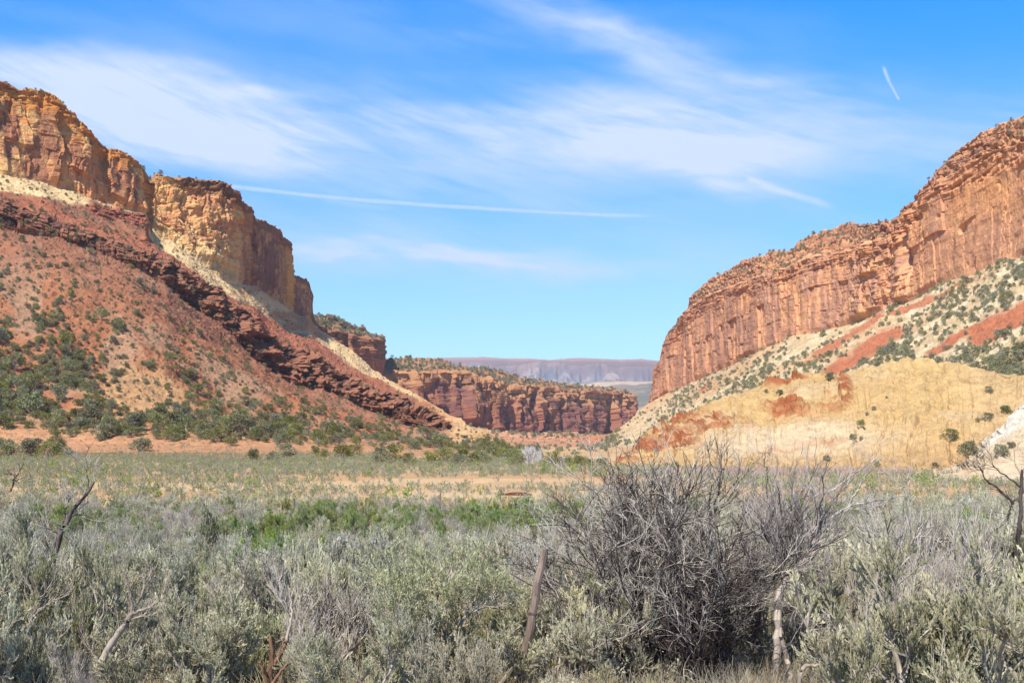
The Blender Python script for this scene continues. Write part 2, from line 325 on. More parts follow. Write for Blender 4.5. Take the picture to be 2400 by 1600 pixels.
# ---- left canyon side: talus, maroon ledge, pale apron, cliff
def left_side():
    s = Sheet(np.arange(-420, 1262, 1.55)); s.arc = 5; s.prof = {3: lambda t: (t**2.0, t**.75)}
    s.cz(-2.5, [(-400, 345), (0, 300), (400, 285), (600, 260), (800, 235), (1000, 172), (1260, 165)], 0)
    s.cz([(-400, 3.5), (0, 3.5), (600, 2.2), (900, 1.2), (1000, .6), (1100, .2), (1260, -.5)], [(-400, 390), (0, 370), (400, 355), (600, 340), (800, 330), (1000, 300), (1150, 300), (1260, 220)], 60)
    s.cz([(-400, 40), (0, 42), (300, 34), (600, 17), (800, 8), (1000, 2.5), (1100, 1.), (1260, -.8)], [(-400, 480), (0, 480), (600, 510), (800, 520), (1000, 520), (1100, 500), (1176, 380), (1260, 240)], 150)
    s.cy([(-400, 475), (0, 534), (151, 560), (316, 628), (386, 662), (456, 728), (526, 778), (575, 816), (631, 868), (687, 900), (754, 912), (800, 934), (836, 952), (921, 986), (989, 1013), (1040, 1022), (1100, 1028), (1142, 1030), (1176, 1048), (1210, 1062), (1260, 1080)],
         [(-400, 630), (0, 640), (316, 680), (456, 720), (575, 740), (687, 770), (800, 800), (921, 820), (989, 800), (1040, 760), (1100, 700), (1142, 620), (1176, 480), (1210, 380), (1260, 260)], 170)
    s.cy([(-400, 400), (0, 470), (151, 522), (245, 566), (351, 594), (403, 620), (473, 664), (547, 722), (596, 752), (620, 786), (666, 812), (736, 838), (802, 888), (918, 924), (992, 958), (1026, 990), (1060, 1003), (1100, 1014), (1142, 1024), (1176, 1045), (1210, 1060), (1260, 1079)],
         [(-400, 660), (0, 665), (245, 705), (351, 730), (473, 765), (596, 785), (666, 830), (800, 860), (918, 870), (992, 850), (1026, 830), (1100, 760), (1142, 660), (1176, 495), (1210, 385), (1260, 262)], 110)
    base = [(-400, 360), (0, 415), (63, 418), (102, 428), (157, 450), (210, 468), (260, 487), (340, 502), (352, 548), (400, 575), (456, 606), (526, 658), (603, 676), (666, 716), (701, 740), (720, 748), (734, 763), (768, 784), (802, 806), (836, 830), (870, 867), (904, 885), (938, 907), (972, 928), (1006, 953), (1040, 969), (1074, 986), (1098, 1001), (1142, 1016), (1176, 1040), (1210, 1057), (1260, 1078)]
    bY = [(-400, 740), (0, 750), (200, 800), (340, 850), (420, 860), (520, 890), (560, 925), (603, 1060), (666, 1270), (701, 1410), (736, 1540), (768, 1540), (836, 1440), (904, 1350), (1006, 1200), (1098, 1000), (1142, 780), (1176, 550), (1210, 400), (1260, 265)]
    s.cy(base, bY, 110)
    topY = [(x, Y+(16 if x < 340 else 26 if x < 540 else 12 if x < 716 else 3)) for x, Y in bY]
    top = [(-400, 60), (-150, 135), (0, 186), (20, 192), (40, 205), (62, 212), (100, 213), (125, 222), (150, 250), (170, 268), (200, 300), (225, 322), (250, 345), (288, 356), (300, 366), (325, 380), (338, 392), (350, 412), (356, 412), (362, 400), (375, 405), (388, 411), (400, 412), (440, 413), (470, 418), (510, 420), (530, 426), (545, 440), (558, 452), (561, 466), (575, 480), (585, 490), (592, 515), (600, 513), (622, 518), (640, 530), (660, 541), (664, 556), (672, 562), (684, 578), (684, 600), (680, 640), (690, 645), (704, 648), (716, 653), (727, 668), (732, 690), (734, 745), (736, 763)]+[b for b in base if b[0] > 736]
    s.cy(top, topY, 250)
    s.back(110, dz=2, rows=30); s.back(260, z=-10, rows=20); s.grid()
    P, v, x = s.P, s.v, s.px; R = v.shape
    cliff = band(v, 5, 6, .03)*(x < 735); led = band(v, 3, 4, .06)*(1-sst(1035, 1075, x)); tl = 1-cliff; behind = sst(6, 6.05, v)
    A = fbm(P/14., 4, 1); B = fbm(P/50., 3, 2); F = fbm(P/3., 4, 3)
    tt = np.clip(v-5, 0, 1)
    # cliff relief: tall jointed panels, smaller flakes, thin courses under the rim
    Pv = P*np.array([1, 1, .22]); W = s.a+fbm(P/26., 3, 40)*7; Z = P[..., 2]+fbm(P/40., 3, 39)*5+s.a*.05
    joints = ridge(Pv/11., 3, 41); but = fbm(Pv/38., 4, 42); cap = sst(.80, .90, tt+.05*A)
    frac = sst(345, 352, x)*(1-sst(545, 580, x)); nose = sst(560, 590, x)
    b1, e1, id1 = blocks(W, Z+s.a*.25, 19, 46, 43, .9); b2, e2, id2 = blocks(W+A*2, Z, 7.5, 12, 47, .9); b3, e3, id3 = blocks(s.a+A*1.5, Z, 3.4, 2.6, 49, .8); b4, e4, id4 = blocks(s.a+B*9, Z, 9., 4.2, 50, .7)
    st = strata(P, P[..., 2], 7., 51); stf = strata(P, P[..., 2], 2.6, 55)
    D = cliff*(but*7+b1*8*(1-.6*cap)*(1-.5*frac)+b2*2.6*(1-.5*cap)+b3*(.5+.8*frac+1.4*cap)+b4*(2.6+3*nose)*cap+b2*nose*2.5*(1-cap)-np.clip(joints-.82, 0, 1)*14+stf*(.25+.7*cap)+F*.5)
    D += cliff*frac*(fbm(P/9., 4, 61)*4.5+fbm(P/24., 3, 62)*5)
    # groove between the two masses, and the lit rib near the nose
    D -= cliff*9*np.exp(-((x-347-8*tt)/5.)**2)
    D += cliff*7*np.exp(-((x-674)/7.)**2)*sst(.1, .4, tt)
    D -= cliff*6*np.exp(-((x-660)/4.)**2)
    D *= sst(0, .10, tt)*.8+.2; D *= 1-cliff*.55*sst(585, 610, x)
    # ledge of maroon blocks
    q3 = s.c[3][:, :2]; a3 = np.concatenate([[0], np.cumsum(np.hypot(*np.diff(q3, axis=0).T))])[None, :]*np.ones_like(v)
    Zl = P[..., 2]+x*.075+A*1.6; Wl = a3+A*3
    l1, m1, id3 = blocks(Wl, Zl, 9., 6.5, 71, .9); l2b, m2, id4 = blocks(Wl+B*6, Zl+B*3, 4.2, 3.1, 75, .9); l3, m3, _ = blocks(Wl, Zl, 2.2, 1.3, 79, .8)
    pr = .55+.6*sst(250, 480, x)
    D += led*pr*(l1*7.5+l2b*4.6+l3*1.8-np.clip(.6-m1, 0, 1)*4-np.clip(.4-m2, 0, 1)*3+F*.5+A*1.5)
    D += np.exp(-((v-3.92)/.22)**2)*3.5*(1-sst(1000, 1050, x))*pr*(1-cliff)
    # second small ledge under the cliff at x 200..345
    l2 = band(v, 4.62, 4.93, .05)*sst(195, 215, x)*(1-sst(335, 350, x))
    D += l2*(l2b*4+3+l1*4)
    rb, rm = rubble(P, 81, 3.8, m=1-cliff); rb2, rm2 = rubble(P, 87, 7., m=1-cliff)
    talus = (1-cliff)*(1-led)*(1-l2)*(1-behind)
    D += talus*(A*2.0*sst(1.1, 2, v)+rb*.75*sst(.8, 1.6, v)+rb2*.5*sst(1.2, 2, v)+F*.35+B*5*sst(1, 1.6, v)+fbm(P*np.array([1, 1, .4])/24., 3, 91)*4*sst(1.2, 2., v))
    D *= np.where(v < 1, .35, 1)*(1-.5*sst(1100, 1200, x))
    D = D*(1-behind*.7)
    H = -3*sst(6.9, 7, v)
    # ---- colours
    red = lin(184, 122, 90); pink = lin(186, 150, 122); mar = lin(128, 88, 74); mar2 = lin(172, 118, 94); pale = lin(240, 204, 156); orng = lin(230, 160, 108); soil = lin(208, 154, 116)
    yel = lin(238, 188, 128); brown = lin(160, 104, 82); cream = lin(240, 205, 150); tan = lin(224, 186, 142)
    c = np.broadcast_to(red, P.shape)
    n = fbm(np.stack([x/70., v*3, x*0], -1), 4, 12); n2 = fbm(P/6., 4, 15)
    c = mixc(c, pink, sst(-.1, .4, n)*.75)
    c = mixc(c, soil, 1-sst(1.05, 1.5, v+.2*n))
    spot = np.exp(-(((x-335+80*A)/120.)**2+((s_py0(s)-925+30*B)/55.)**2)**2)
    c = mixc(c, lin(214, 170, 124), spot*.8)
    c = mixc(c, mar2, sst(2.45, 2.9, v+.12*n)*.75)
    c = mixc(c, mixc(np.broadcast_to(mar, P.shape), mar2, id3), led)
    c = mixc(c, lin(192, 120, 92), band(v, 4, 4.35, .08)*.9)
    pm = sst(.0, .12, v-4.30-.35*(1-sst(340, 420, x))*(x > 0)+.13*n+.3*(1-sst(60, 200, x)))*(v < 5.5)
    c = mixc(c, pale, pm*(1-l2)); c = mixc(c, orng, pm*sst(.0, .22, fbm(np.stack([x/60.-v*2.2, v*1.5+3, x*0], -1), 3, 19)-.05)*sst(520, 640, x)*.9)
    c = mixc(c, lin(165, 100, 82), l2)
    # talus right of the ledge: tan rubble down the spur
    c = mixc(c, tan, sst(1020, 1090, x)*sst(1.2, 2., v))
    cc = mixc(np.broadcast_to(yel, P.shape), orng, sst(-.25, .25, n2+B))
    cc = mixc(cc, lin(218, 154, 110), sst(-.1, .4, fbm(P*np.array([1, 1, 3])/20., 3, 23)))
    varn = sst(.0, .22, fbm(Pv/9., 3, 25)+.5*(id1-.5)-.04)*(1-frac*.75)
    cc = mixc(cc, lin(176, 118, 92), varn*.8*(1-.5*cap))
    cc = mixc(cc, cream, frac*sst(.0, .5, .55-tt+.5*n2)*.9)
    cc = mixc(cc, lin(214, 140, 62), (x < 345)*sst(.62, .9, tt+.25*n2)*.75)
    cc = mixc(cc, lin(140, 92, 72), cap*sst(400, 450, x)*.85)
    cc = mixc(cc, lin(134, 92, 82), nose*sst(-.3, .2, n2+B)*.6*(1-cap)+nose*.3*(1-cap)); cc = mixc(cc, lin(226, 166, 92), np.exp(-((x-676)/9.)**2)*.9*(1-cap))  # nose colour darkened to deepen its shade, over brown-purple varnish
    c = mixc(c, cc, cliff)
    c = mixc(c, lin(190, 150, 110), behind)
    c = mixc(c, lin(150, 104, 86), tl*np.clip(rm+rm2, 0, 1)*.35*(v < 4.2)); c = c*(1+.16*n2[..., None])*(1+.10*(id4[..., None]-.5))
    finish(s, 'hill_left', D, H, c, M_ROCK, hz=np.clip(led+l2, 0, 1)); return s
def s_py0(s): return pyx(s.P)
LEFT = left_side()

# ---- right canyon side: talus with red streaks, tall wall, stepped rim
def right_side():
    s = Sheet(np.concatenate([np.arange(1335, 2440, 1.5), np.arange(2440, 3200, 4)]))
    s.cz(-2.5, [(1335, 250), (1400, 400), (1430, 480), (1521, 540), (1638, 430), (1770, 330), (2000, 285), (2400, 245), (2900, 215), (3200, 200)], 0)
    base = [(1335, 1083), (1361, 1066), (1400, 1042), (1442, 1010), (1485, 978), (1519, 950), (1562, 925), (1638, 891), (1698, 866), (1779, 826), (1867, 788), (1930, 776), (1997, 758), (2074, 725), (2128, 709), (2227, 656), (2285, 644), (2342, 617), (2400, 602), (2600, 520), (2900, 405), (3200, 290)]
    bY = [(1335, 270), (1361, 450), (1400, 900), (1442, 1250), (1485, 1400), (1521, 1490), (1562, 1390), (1638, 1180), (1698, 1010), (1779, 860), (1867, 780), (1997, 710), (2074, 655), (2128, 610), (2227, 550), (2285, 515), (2342, 480), (2400, 452), (2600, 380), (2900, 310), (3200, 260)]
    s.cy(base, bY, 330)
    rim = [b for b in base if b[0] < 1519]+[(1521, 944), (1524, 935), (1530, 905), (1540, 868), (1549, 850), (1555, 816), (1577, 786), (1595, 752), (1622, 720), (1672, 690), (1730, 668), (1780, 650), (1825, 636), (1902, 606), (1950, 596), (2001, 587), (2060, 570), (2100, 545), (2130, 500), (2166, 465), (2190, 440), (2240, 405), (2300, 365), (2350, 345), (2400, 335), (2600, 250), (2900, 130), (3200, 20)]
    tY = [(x, Y+(10 if x > 1560 else 4)) for x, Y in bY]
    s.cy(rim, tY, 270)
    sk = [b for b in base if b[0] < 1519]+[(1521, 944), (1523, 934), (1528, 900), (1534, 864), (1547, 845), (1551, 820), (1557, 805), (1567, 776), (1584, 758), (1590, 745), (1611, 724), (1616, 700), (1622, 690), (1645, 672), (1665, 657), (1700, 636), (1722, 622), (1745, 611), (1768, 603), (1800, 597), (1825, 591), (1850, 586), (1864, 580), (1868, 566), (1883, 556), (1921, 543), (1950, 535), (1986, 528), (2020, 524), (2051, 521), (2090, 512), (2105, 503), (2112, 490), (2128, 480), (2151, 461), (2163, 441), (2178, 428), (2189, 416), (2205, 396), (2225, 380), (2236, 362), (2246, 353), (2270, 336), (2285, 319), (2311, 307), (2342, 302), (2369, 288), (2400, 282), (2600, 190), (2900, 60), (3200, -60)]
    kY = [(x, Y+(8 if x < 1560 else 30 if x < 1640 else 80 if x < 1860 else 75 if x < 2050 else 30)) for x, Y in tY]
    s.cy(sk, kY, 110, sm=8)
    s.back(120, dz=2, rows=26); s.back(300, z=-10, rows=16); s.grid()
    P, v, x = s.P, s.v, s.px
    on = sst(1517, 1522, x)
    cliff = band(v, 1, 2, .02)*on; capz = band(v, 2, 3, .03)*on; behind = sst(3, 3.05, v); tal = 1-cliff-capz-behind; tal = np.clip(tal, 0, 1)
    A = fbm(P/14., 4, 101); B = fbm(P/60., 3, 102); F = fbm(P/3., 4, 103); tt = np.clip(v-1, 0, 1)
    Pv = P*np.array([1, 1, .16]); but = fbm(Pv/34., 3, 142); joints = ridge(Pv/13., 3, 141); W = s.a+fbm(P/26., 3, 140)*6; Z = P[..., 2]+fbm(P/60., 3, 139)*4
    b1, e1, id1 = blocks(W, Z, 24, 60, 143, .8); b2, e2, id2 = blocks(W+A*2, Z, 9., 17, 147, .8); b3, e3, id3 = blocks(s.a+A*2, Z, 5., 3.2, 149, .8); b4, e4, id4 = blocks(s.a+B*9, Z, 12., 4.6, 150, .7)
    st = strata(P, P[..., 2], 8., 151); stf = strata(P, P[..., 2], 2.4, 155, 1.); up = sst(.74, .88, tt+.06*A)
    rough = .25+.9*(1-sst(2080, 2170, x)); slab = np.exp(-((x-2080)/70.)**2)
    D = cliff*(fbm(P*np.array([1, 1, .3])/50., 3, 138)*9*(.5+.5*rough)+b1*2.6*(.5+rough*.5)+b2*.6*(.3+rough)+b3*(.18*rough+slab*1.2+1.3*up)+b4*(.3*rough+1.5*up+slab*1.8)-np.clip(joints-.91, 0, 1)*16*(.2+rough)+stf*(.04+.7*up)+st*.25-np.clip(ridge(Pv/6., 2, 144)-.93, 0, 1)*14+F*.4)
    # pockets in the big smooth wall
    pk, _, pid = worley(P/np.array([16, 16, 14.]), 161); D -= cliff*(pid > .80)*np.clip(.22-pk, 0, 1)*26*sst(.03, .3, tt)
    D -= cliff*7*np.exp(-((x-2128+22*(tt-.5))/9.)**2)*sst(.2, .5, tt)
    D *= sst(0, .08, tt)*.85+.15
    cs = strata(P, P[..., 2], 3.0, 171, 1.2); cs2 = strata(P, P[..., 2], 7.0, 175, 1.2)
    D += capz*((cs*1.0+cs2*1.4+b4*2.2+b3*1.3)*(.6+.5*sst(1560, 1650, x))+A*1.6+F*.5)
    rb, rm = rubble(P, 181, 3.4, m=tal); rb2, rm2 = rubble(P, 187, 6.5, m=tal)
    D += tal*(A*1.6+rb*.8+rb2*.6+F*.35+B*5)*sst(0, .2, v)*(.35+.65*sst(1380, 1480, x))*(1-.8*sst(.9, 1, v)*(1-on))
    D += capz*0; D *= (1-behind*.8)
    # colours
    tan = lin(218, 190, 152); pale = lin(230, 210, 176); red = lin(200, 126, 94); salm = lin(226, 166, 126); varn = lin(184, 138, 118); org = lin(238, 170, 116); capc = lin(184, 130, 100); yel = lin(232, 190, 130)
    n = fbm(P/7., 4, 115); pyo = pyx(P)
    c = mixc(np.broadcast_to(tan, P.shape), pale, sst(-.1, .3, n)); c = mixc(c, lin(222, 172, 128), sst(0, .5, B)*.6)
    # bands of bare red earth running up the talus, given by their axis in plan
    def streak(p0, p1, w, amp=1.):
        (x0, y0), (x1, y1) = p0, p1; L = math.hypot(x1-x0, y1-y0); ux, uy = (x1-x0)/L, (y1-y0)/L
        a = (x-x0)*ux+(pyo-y0)*uy; b = -(x-x0)*uy+(pyo-y0)*ux
        return sst(-8, 12, a)*(1-sst(L-12, L+8, a))*(1-sst(.55, 1.1, np.abs(b)/(w*(1+.5*fbm(np.stack([a/30., b/10., a*0], -1), 3, 7)))))*amp
    rd = np.maximum.reduce([streak((1925, 890), (2120, 770), 20), streak((1905, 845), (2075, 738), 15, .9), streak((2080, 745), (2290, 650), 7, .9), streak((2270, 800), (2420, 715), 26), streak((2170, 835), (2300, 760), 9), streak((1640, 925), (1670, 900), 7, .8), streak((1880, 862), (2000, 790), 8, .6), streak((2360, 820), (2420, 790), 14, .5)])
    c = mixc(c, red, rd*tal)
    st.shape
    cc = mixc(np.broadcast_to(salm, P.shape), org, sst(.35, .9, tt+.3*B)*(.4+.6*sst(2080, 2200, x)))
    vz = sst(-.08, .2, fbm(np.stack([P[..., 0]/5., P[..., 1]/14., P[..., 2]/34.], -1), 4, 121)+.35*(id1-.5)+.05)
    cc = mixc(cc, varn, vz*.75*(1-.55*sst(2150, 2250, x))); cc = mixc(cc, yel, sst(.1, .5, fbm(P/10., 3, 122))*.5*(slab+.35))
    cc = mixc(cc, lin(150, 104, 92), sst(.25, .5, fbm(np.stack([P[..., 0]/3., P[..., 1]/6., P[..., 2]/40.], -1), 3, 125))*.5)
    cc = mixc(cc, capc, up*.55)
    c = mixc(c, cc, cliff); cq = mixc(np.broadcast_to(capc, P.shape), lin(214, 162, 118), sst(0, .5, cs+.3*n)*.7)
    c = mixc(c, cq, capz); c = mixc(c, lin(200, 160, 120), behind)
    c = c*(1+.16*n[..., None])*(1+.08*(id2[..., None]-.5))
    finish(s, 'hill_right', D, np.zeros(D.shape), c, M_ROCK, alb=np.where(((cliff+capz) > .5)[..., None], [.84, .82, .76], [.67, .66, .61])); s.rd = rd; return s
RIGHT = right_side()

# ---- yellow badland hill in front of the right talus
def yellow_hill():
    s = Sheet(np.concatenate([np.arange(1395, 2440, 1.7), np.arange(2440, 3100, 5)]))
    toe = [(1395, 170), (1430, 158), (1600, 146), (1900, 138), (2200, 132), (2400, 126), (3100, 110)]
    s.cz(-1.2, toe, 0)
    s.cz([(1395, -.6), (1430, -.3), (1500, .9), (1900, .9), (2400, .9), (3100, 1)], [(x, Y+13) for x, Y in toe], 26)
    ry = [(1395, 1100), (1420, 1092), (1435, 1084), (1470, 1055), (1506, 1023), (1570, 989), (1638, 957), (1706, 930), (1740, 914), (1770, 900), (1800, 893), (1859, 885), (1905, 882), (1944, 886), (1970, 880), (1995, 870), (2029, 857), (2080, 846), (2120, 843), (2165, 843), (2210, 845), (2250, 851), (2290, 858), (2314, 862), (2400, 876), (2600, 890), (3100, 900)]
    s.cy(ry, [(1395, 178), (1430, 190), (1506, 204), (1638, 210), (1770, 212), (1944, 208), (2080, 202), (2250, 190), (2400, 180), (2600, 175), (3100, 160)], 300)
    s.back(30, dz=-2, rows=16); s.back(60, z=-10, rows=10); s.grid()
    P, v, x = s.P, s.v, s.px; A = fbm(P/9., 4, 201); B = fbm(P/30., 3, 202); F = fbm(P/1.6, 4, 203); py = pyx(P); tt = np.clip(v-1, 0, 1)
    gul = ridge(np.stack([x/46.+.5*A-1.2*tt*(x > 1950)+B, v*.8+3, x*0], -1), 4, 205)
    up = sst(1400, 1520, x)*(1-sst(2, 2.2, v))*sst(0, 1, v)
    D = up*(A*1.1+B*2.4-np.clip(gul-.62, 0, 1)*2.4*(1-.4*tt)+F*.34+fbm(P/np.array([14, 14, 5.]), 3, 204)*1.3+fbm(np.stack([x/9.+A, v*2., x*0], -1), 3, 206)*.35)
    reg = lambda cx, cy, rx, ry: np.exp(-(((x-cx)/rx)**2+((py-cy)/ry)**2)**2)
    mask = np.maximum.reduce([reg(1560, 1030, 80, 32)*1., reg(1640, 985, 80, 18)*.9, reg(1845, 958, 55, 26), reg(1700, 990, 70, 20)*.6, reg(1985, 925, 19, 30), reg(1500, 1050, 50, 22), reg(1950, 950, 50, 20)*.5, reg(1830, 893, 60, 8), np.exp(-((py-(1078-(x-1440)*.62))/20.)**2)*sst(1425, 1450, x)*(1-sst(1600, 1690, x))])
    dia = sst(-.16, .05, fbm(P/np.array([5, 5, .9]), 5, 207, .65)); mask = mask*dia
    st = strata(P, P[..., 2], 1.1, 211, .6); st2 = strata(P, P[..., 2], 2.6, 215, .6)
    bb, e2, id2 = blocks(s.a+A*2, P[..., 2]+B*2, 3.4, 1.0, 221, .9); bb2, _, _ = blocks(s.a+B*5, P[..., 2]+B*2, 1.6, .45, 223, .8)
    upl = np.maximum(reg(2130, 880, 200, 38)*.55, reg(1900, 1010, 240, 40)*.25); upl = np.maximum(upl, reg(2350, 900, 80, 26)*.6)
    D += up*(mask*(.25+st*.3+st2*.3+bb*1.3+bb2*.9)+upl*(bb*.9+bb2*.7)*sst(-.1, .25, fbm(P/6., 3, 225)))
    D += up*.9*reg(1985, 922, 17, 28); D += up*1.0*reg(2135, 990, 16, 22)
    rb, rbm = rubble(P, 231, 1.7); D += up*rb*.8
    yel = lin(230, 192, 132); gold = lin(220, 182, 126); pale = lin(238, 212, 174); redc = lin(188, 108, 70); rs = lin(218, 158, 114)
    c = mixc(np.broadcast_to(yel, P.shape), gold, sst(-.2, .3, B+.4*A)); white = reg(1850, 1035, 260, 42)
    c = mixc(c, pale, np.clip(white*.9+sst(.2, .5, fbm(P/12., 3, 235))*.35, 0, 1)); c = mixc(c, rs, sst(.15, .45, fbm(P/np.array([9, 9, 3.]), 3, 237))*.5*(1-sst(1950, 2100, x)))
    c = mixc(c, redc, np.clip(mask*1.15, 0, 1)*(.55+.4*sst(-.3, .2, bb+bb2))); c = mixc(c, lin(226, 190, 140), sst(2180, 2350, x)*.7)
    c = mixc(c, lin(212, 172, 126), (1-sst(1.0, 1.2, v))*.5)
    c = c*(1+.12*A[..., None]+.16*fbm(P/1.1, 4, 239)[..., None]); c = mixc(c, lin(176, 128, 84), sst(.30, .5, fbm(P/np.array([2.4, 2.4, .8]), 4, 241))*.3)
    finish(s, 'hill_yellow', D, np.zeros(D.shape), c, M_SOIL, alb=np.array([.60, .595, .585])); return s
YEL = yellow_hill()

def white_outcrop():
    s = Sheet(np.arange(2190, 3000, 2.6))
    s.cz(-.8, [(2190, 112), (3000, 96)], 0)
    s.cy([(2190, 1112), (2230, 1106), (2262, 1086), (2290, 1062), (2320, 1030), (2345, 1006), (2375, 976), (2400, 954), (2480, 915), (3000, 800)], [(2190, 118), (2300, 128), (2400, 132), (3000, 125)], 150)
    s.back(14, dz=-.5, rows=12); s.back(16, z=-3, rows=8); s.grid()
    P, v, x = s.P, s.v, s.px; A = fbm(P/4., 4, 301); F = fbm(P/.9, 4, 302); f1, e1, i1 = worley(P/1.6, 305); rb, _ = rubble(P, 309, 1.0)
    D = sst(0, .4, v)*(A*1.1+F*.28+rb*.6+(i1-.5)*.4+fbm(P*np.array([1, 1, .4])/1.5, 3, 303)*.5)
    hi = sst(.70, .85, v+.1*A)*sst(2280, 2340, x)
    c = mixc(np.broadcast_to(lin(232, 206, 172), P.shape), lin(244, 232, 214), hi*(v < 2)); c = mixc(c, lin(214, 176, 140), sst(.1, .5, fbm(P/3., 3, 311))*.5*(1-hi))
    c = c*(1+.1*F[..., None]); c = mixc(c, lin(170, 140, 112), sst(.25, .45, fbm(P/np.array([1.2, 1.2, .35]), 4, 313))*.5); finish(s, 'hill_white', D, np.zeros(D.shape), c, M_SOIL, alb=np.array([.60, .60, .58])); return s
WHT = white_outcrop()

# ---- mesa across the canyon and the butte behind the left wall
def mesa():
    s = Sheet(np.arange(845, 1640, 1.15))
    s.cz(-.6, [(845, 340), (1640, 340)], 0); s.cz(1.0, [(845, 1150), (1200, 1100), (1640, 1250)], 50)
    s.arc = 2
    base = [(845, 960), (904, 955), (1000, 975), (1060, 990), (1098, 1000), (1142, 1012), (1200, 1014), (1261, 1016), (1320, 1019), (1380, 1021), (1414, 1023), (1485, 1024), (1640, 1026)]
    Yk = [(845, 1800), (904, 1850), (1040, 1930), (1142, 2020), (1244, 2130), (1380, 2320), (1485, 2500), (1500, 2700), (1640, 2900)]
    s.cy(base, [(x, Y-10) for x, Y in Yk], 190)
    e = [(1489, 1030), (1640, 1034)]
    rim = [(845, 880), (904, 878), (960, 876), (1040, 872), (1091, 877), (1142, 894), (1190, 900), (1244, 904), (1310, 912), (1380, 918), (1440, 922), (1482, 926), (1486, 932), (1488, 975)]+e
    s.cy(rim, [(x, Y+15) for x, Y in Yk], 170, sm=2)
    sk = [(845, 850), (904, 848), (911, 841), (950, 838), (989, 838), (1020, 842), (1050, 849), (1067, 858), (1125, 862), (1140, 861), (1169, 868), (1195, 876), (1220, 885), (1265, 891), (1312, 897), (1345, 901), (1380, 904), (1448, 913), (1470, 918), (1483, 924), (1486, 930), (1488, 974)]+e
    s.cy(sk, [(x, Y+15+(130 if x < 1300 else 90)*(x < 1484)) for x, Y in Yk], 60, sm=2)
    s.back(300, dz=3, rows=16); s.back(500, z=-60, rows=10); s.grid()
    P, v, x = s.P, s.v, s.px
    v = v-1; s.v = v; on = 1-sst(1486, 1492, x); cliff = band(v, 1, 2, .02)*on; capz = band(v, 2, 3, .02)*on; tal = 1-sst(.98, 1.02, v); tt = np.clip(v-1, 0, 1)
    A = fbm(P/40., 4, 401); Pv = P*np.array([1, 1, .22]); but = fbm(Pv/85., 4, 402); jo = ridge(Pv/32., 3, 403); F = fbm(P/9., 4, 404)
    W = s.a+fbm(P/60., 3, 400)*22; Z = P[..., 2]+fbm(P/150., 3, 399)*12; f1, e1, i1 = blocks(W, Z, 62, 190, 405, 1.2); f2, e2, i2 = blocks(W, Z, 24, 34, 409, 1.); f3, e3, i3 = blocks(s.a+A*8, Z, 22, 9, 410, .8); st = strata(P, P[..., 2], 16., 411, 4.); s2 = strata(P, P[..., 2], 6., 415, 2.)
    up = sst(.62, .8, tt+.1*A); D = cliff*(but*38+f1*30*(1-.5*up)+f2*10+f3*(2+7*up)-np.clip(jo-.80, 0, 1)*60+st*2+s2*1.4+F*1.6)
    D += capz*(st*3+s2*2+A*4+f3*6)
    D += tal*(A*14+F*2)*sst(0, .3, v)
    D *= sst(0, .08, np.abs(v-1))*.9+.1; D *= sst(0, .1, v)*.99+.01
    red = lin(176, 116, 92); org = lin(210, 158, 112); dark = lin(136, 92, 86); pk = lin(216, 164, 134)
    c = mixc(np.broadcast_to(red, P.shape), dark, sst(-.1, .2, fbm(Pv/22., 3, 425)+.3*(i1-.5))*.8); c = mixc(c, org, sst(.5, .9, tt+.25*F+.2*st)*.8)
    c = mixc(c, lin(190, 136, 100), capz*.8)
    n = fbm(P/25., 4, 431); c = mixc(c, mixc(np.broadcast_to(pk, P.shape), lin(198, 138, 110), sst(0, .3, n+.25*np.sin(P[..., 2]/3.))), tal)
    c = c*(1+.16*n[..., None]); finish(s, 'mesa', D, np.zeros(D.shape), c, M_ROCK); return s
MESA = mesa()
def butte():
    s = Sheet(np.arange(700, 935, 1.1))
    Yk = [(700, 1620), (737, 1640), (800, 1680), (860, 1740), (899, 1850), (904, 1950), (935, 2100)]
    s.cz(-10, [(700, 1500), (904, 1700), (935, 1900)], 0); s.cy([(700, 900), (935, 980)], [(x, Y-10) for x, Y in Yk], 30)
    e = [(905, 900), (907, 1000), (935, 1040)]
    s.cy([(700, 760), (737, 762), (768, 770), (802, 778), (836, 790), (870, 794), (890, 796), (899, 799), (904, 812)]+e, [(x, Y+6) for x, Y in Yk], 170, sm=2)
    s.cy([(700, 735), (737, 739), (768, 741), (802, 751), (836, 765), (852, 769), (870, 778), (885, 783), (899, 786), (903, 798)]+e, [(x, Y+(50 if x < 890 else 14)) for x, Y in Yk], 50, sm=2)
    s.back(200, dz=2, rows=10); s.back(300, z=-10, rows=8); s.grid()
    P, v, x = s.P, s.v, s.px; on = 1-sst(903, 906, x); cliff = band(v, 1, 2, .02)*on; capz = band(v, 2, 3, .02)*on
    Pv = P*np.array([1, 1, .2]); but = fbm(Pv/50., 4, 502); W = s.a+fbm(P/60., 3, 500)*14; f1, e1, i1 = blocks(W, P[..., 2], 46, 150, 505, 1.1); f2, e2, i2 = blocks(s.a+but*6, P[..., 2], 16, 8, 509, .9)
    st = strata(P, P[..., 2], 11., 511, 3.); s2 = strata(P, P[..., 2], 4., 515, 2.); F = fbm(P/6., 4, 504); tt = np.clip(v-1, 0, 1); up = sst(.72, .85, tt)
    D = cliff*(but*20+f1*22+f2*7*(.25+up)+s2*(.8+2.5*up)+st*1.4+F)+capz*(st*3+s2*2+f2*5)
    c = mixc(np.broadcast_to(lin(176, 112, 84), P.shape), lin(224, 158, 92), sst(0, .3, fbm(Pv/20., 3, 521)-.05)); c = mixc(c, lin(170, 118, 90), up); c = mixc(c, lin(196, 150, 112), capz*.7)
    finish(s, 'butte', D, np.zeros(D.shape), c*(1+.15*F[..., None]), M_ROCK); return s
BUTTE = butte()

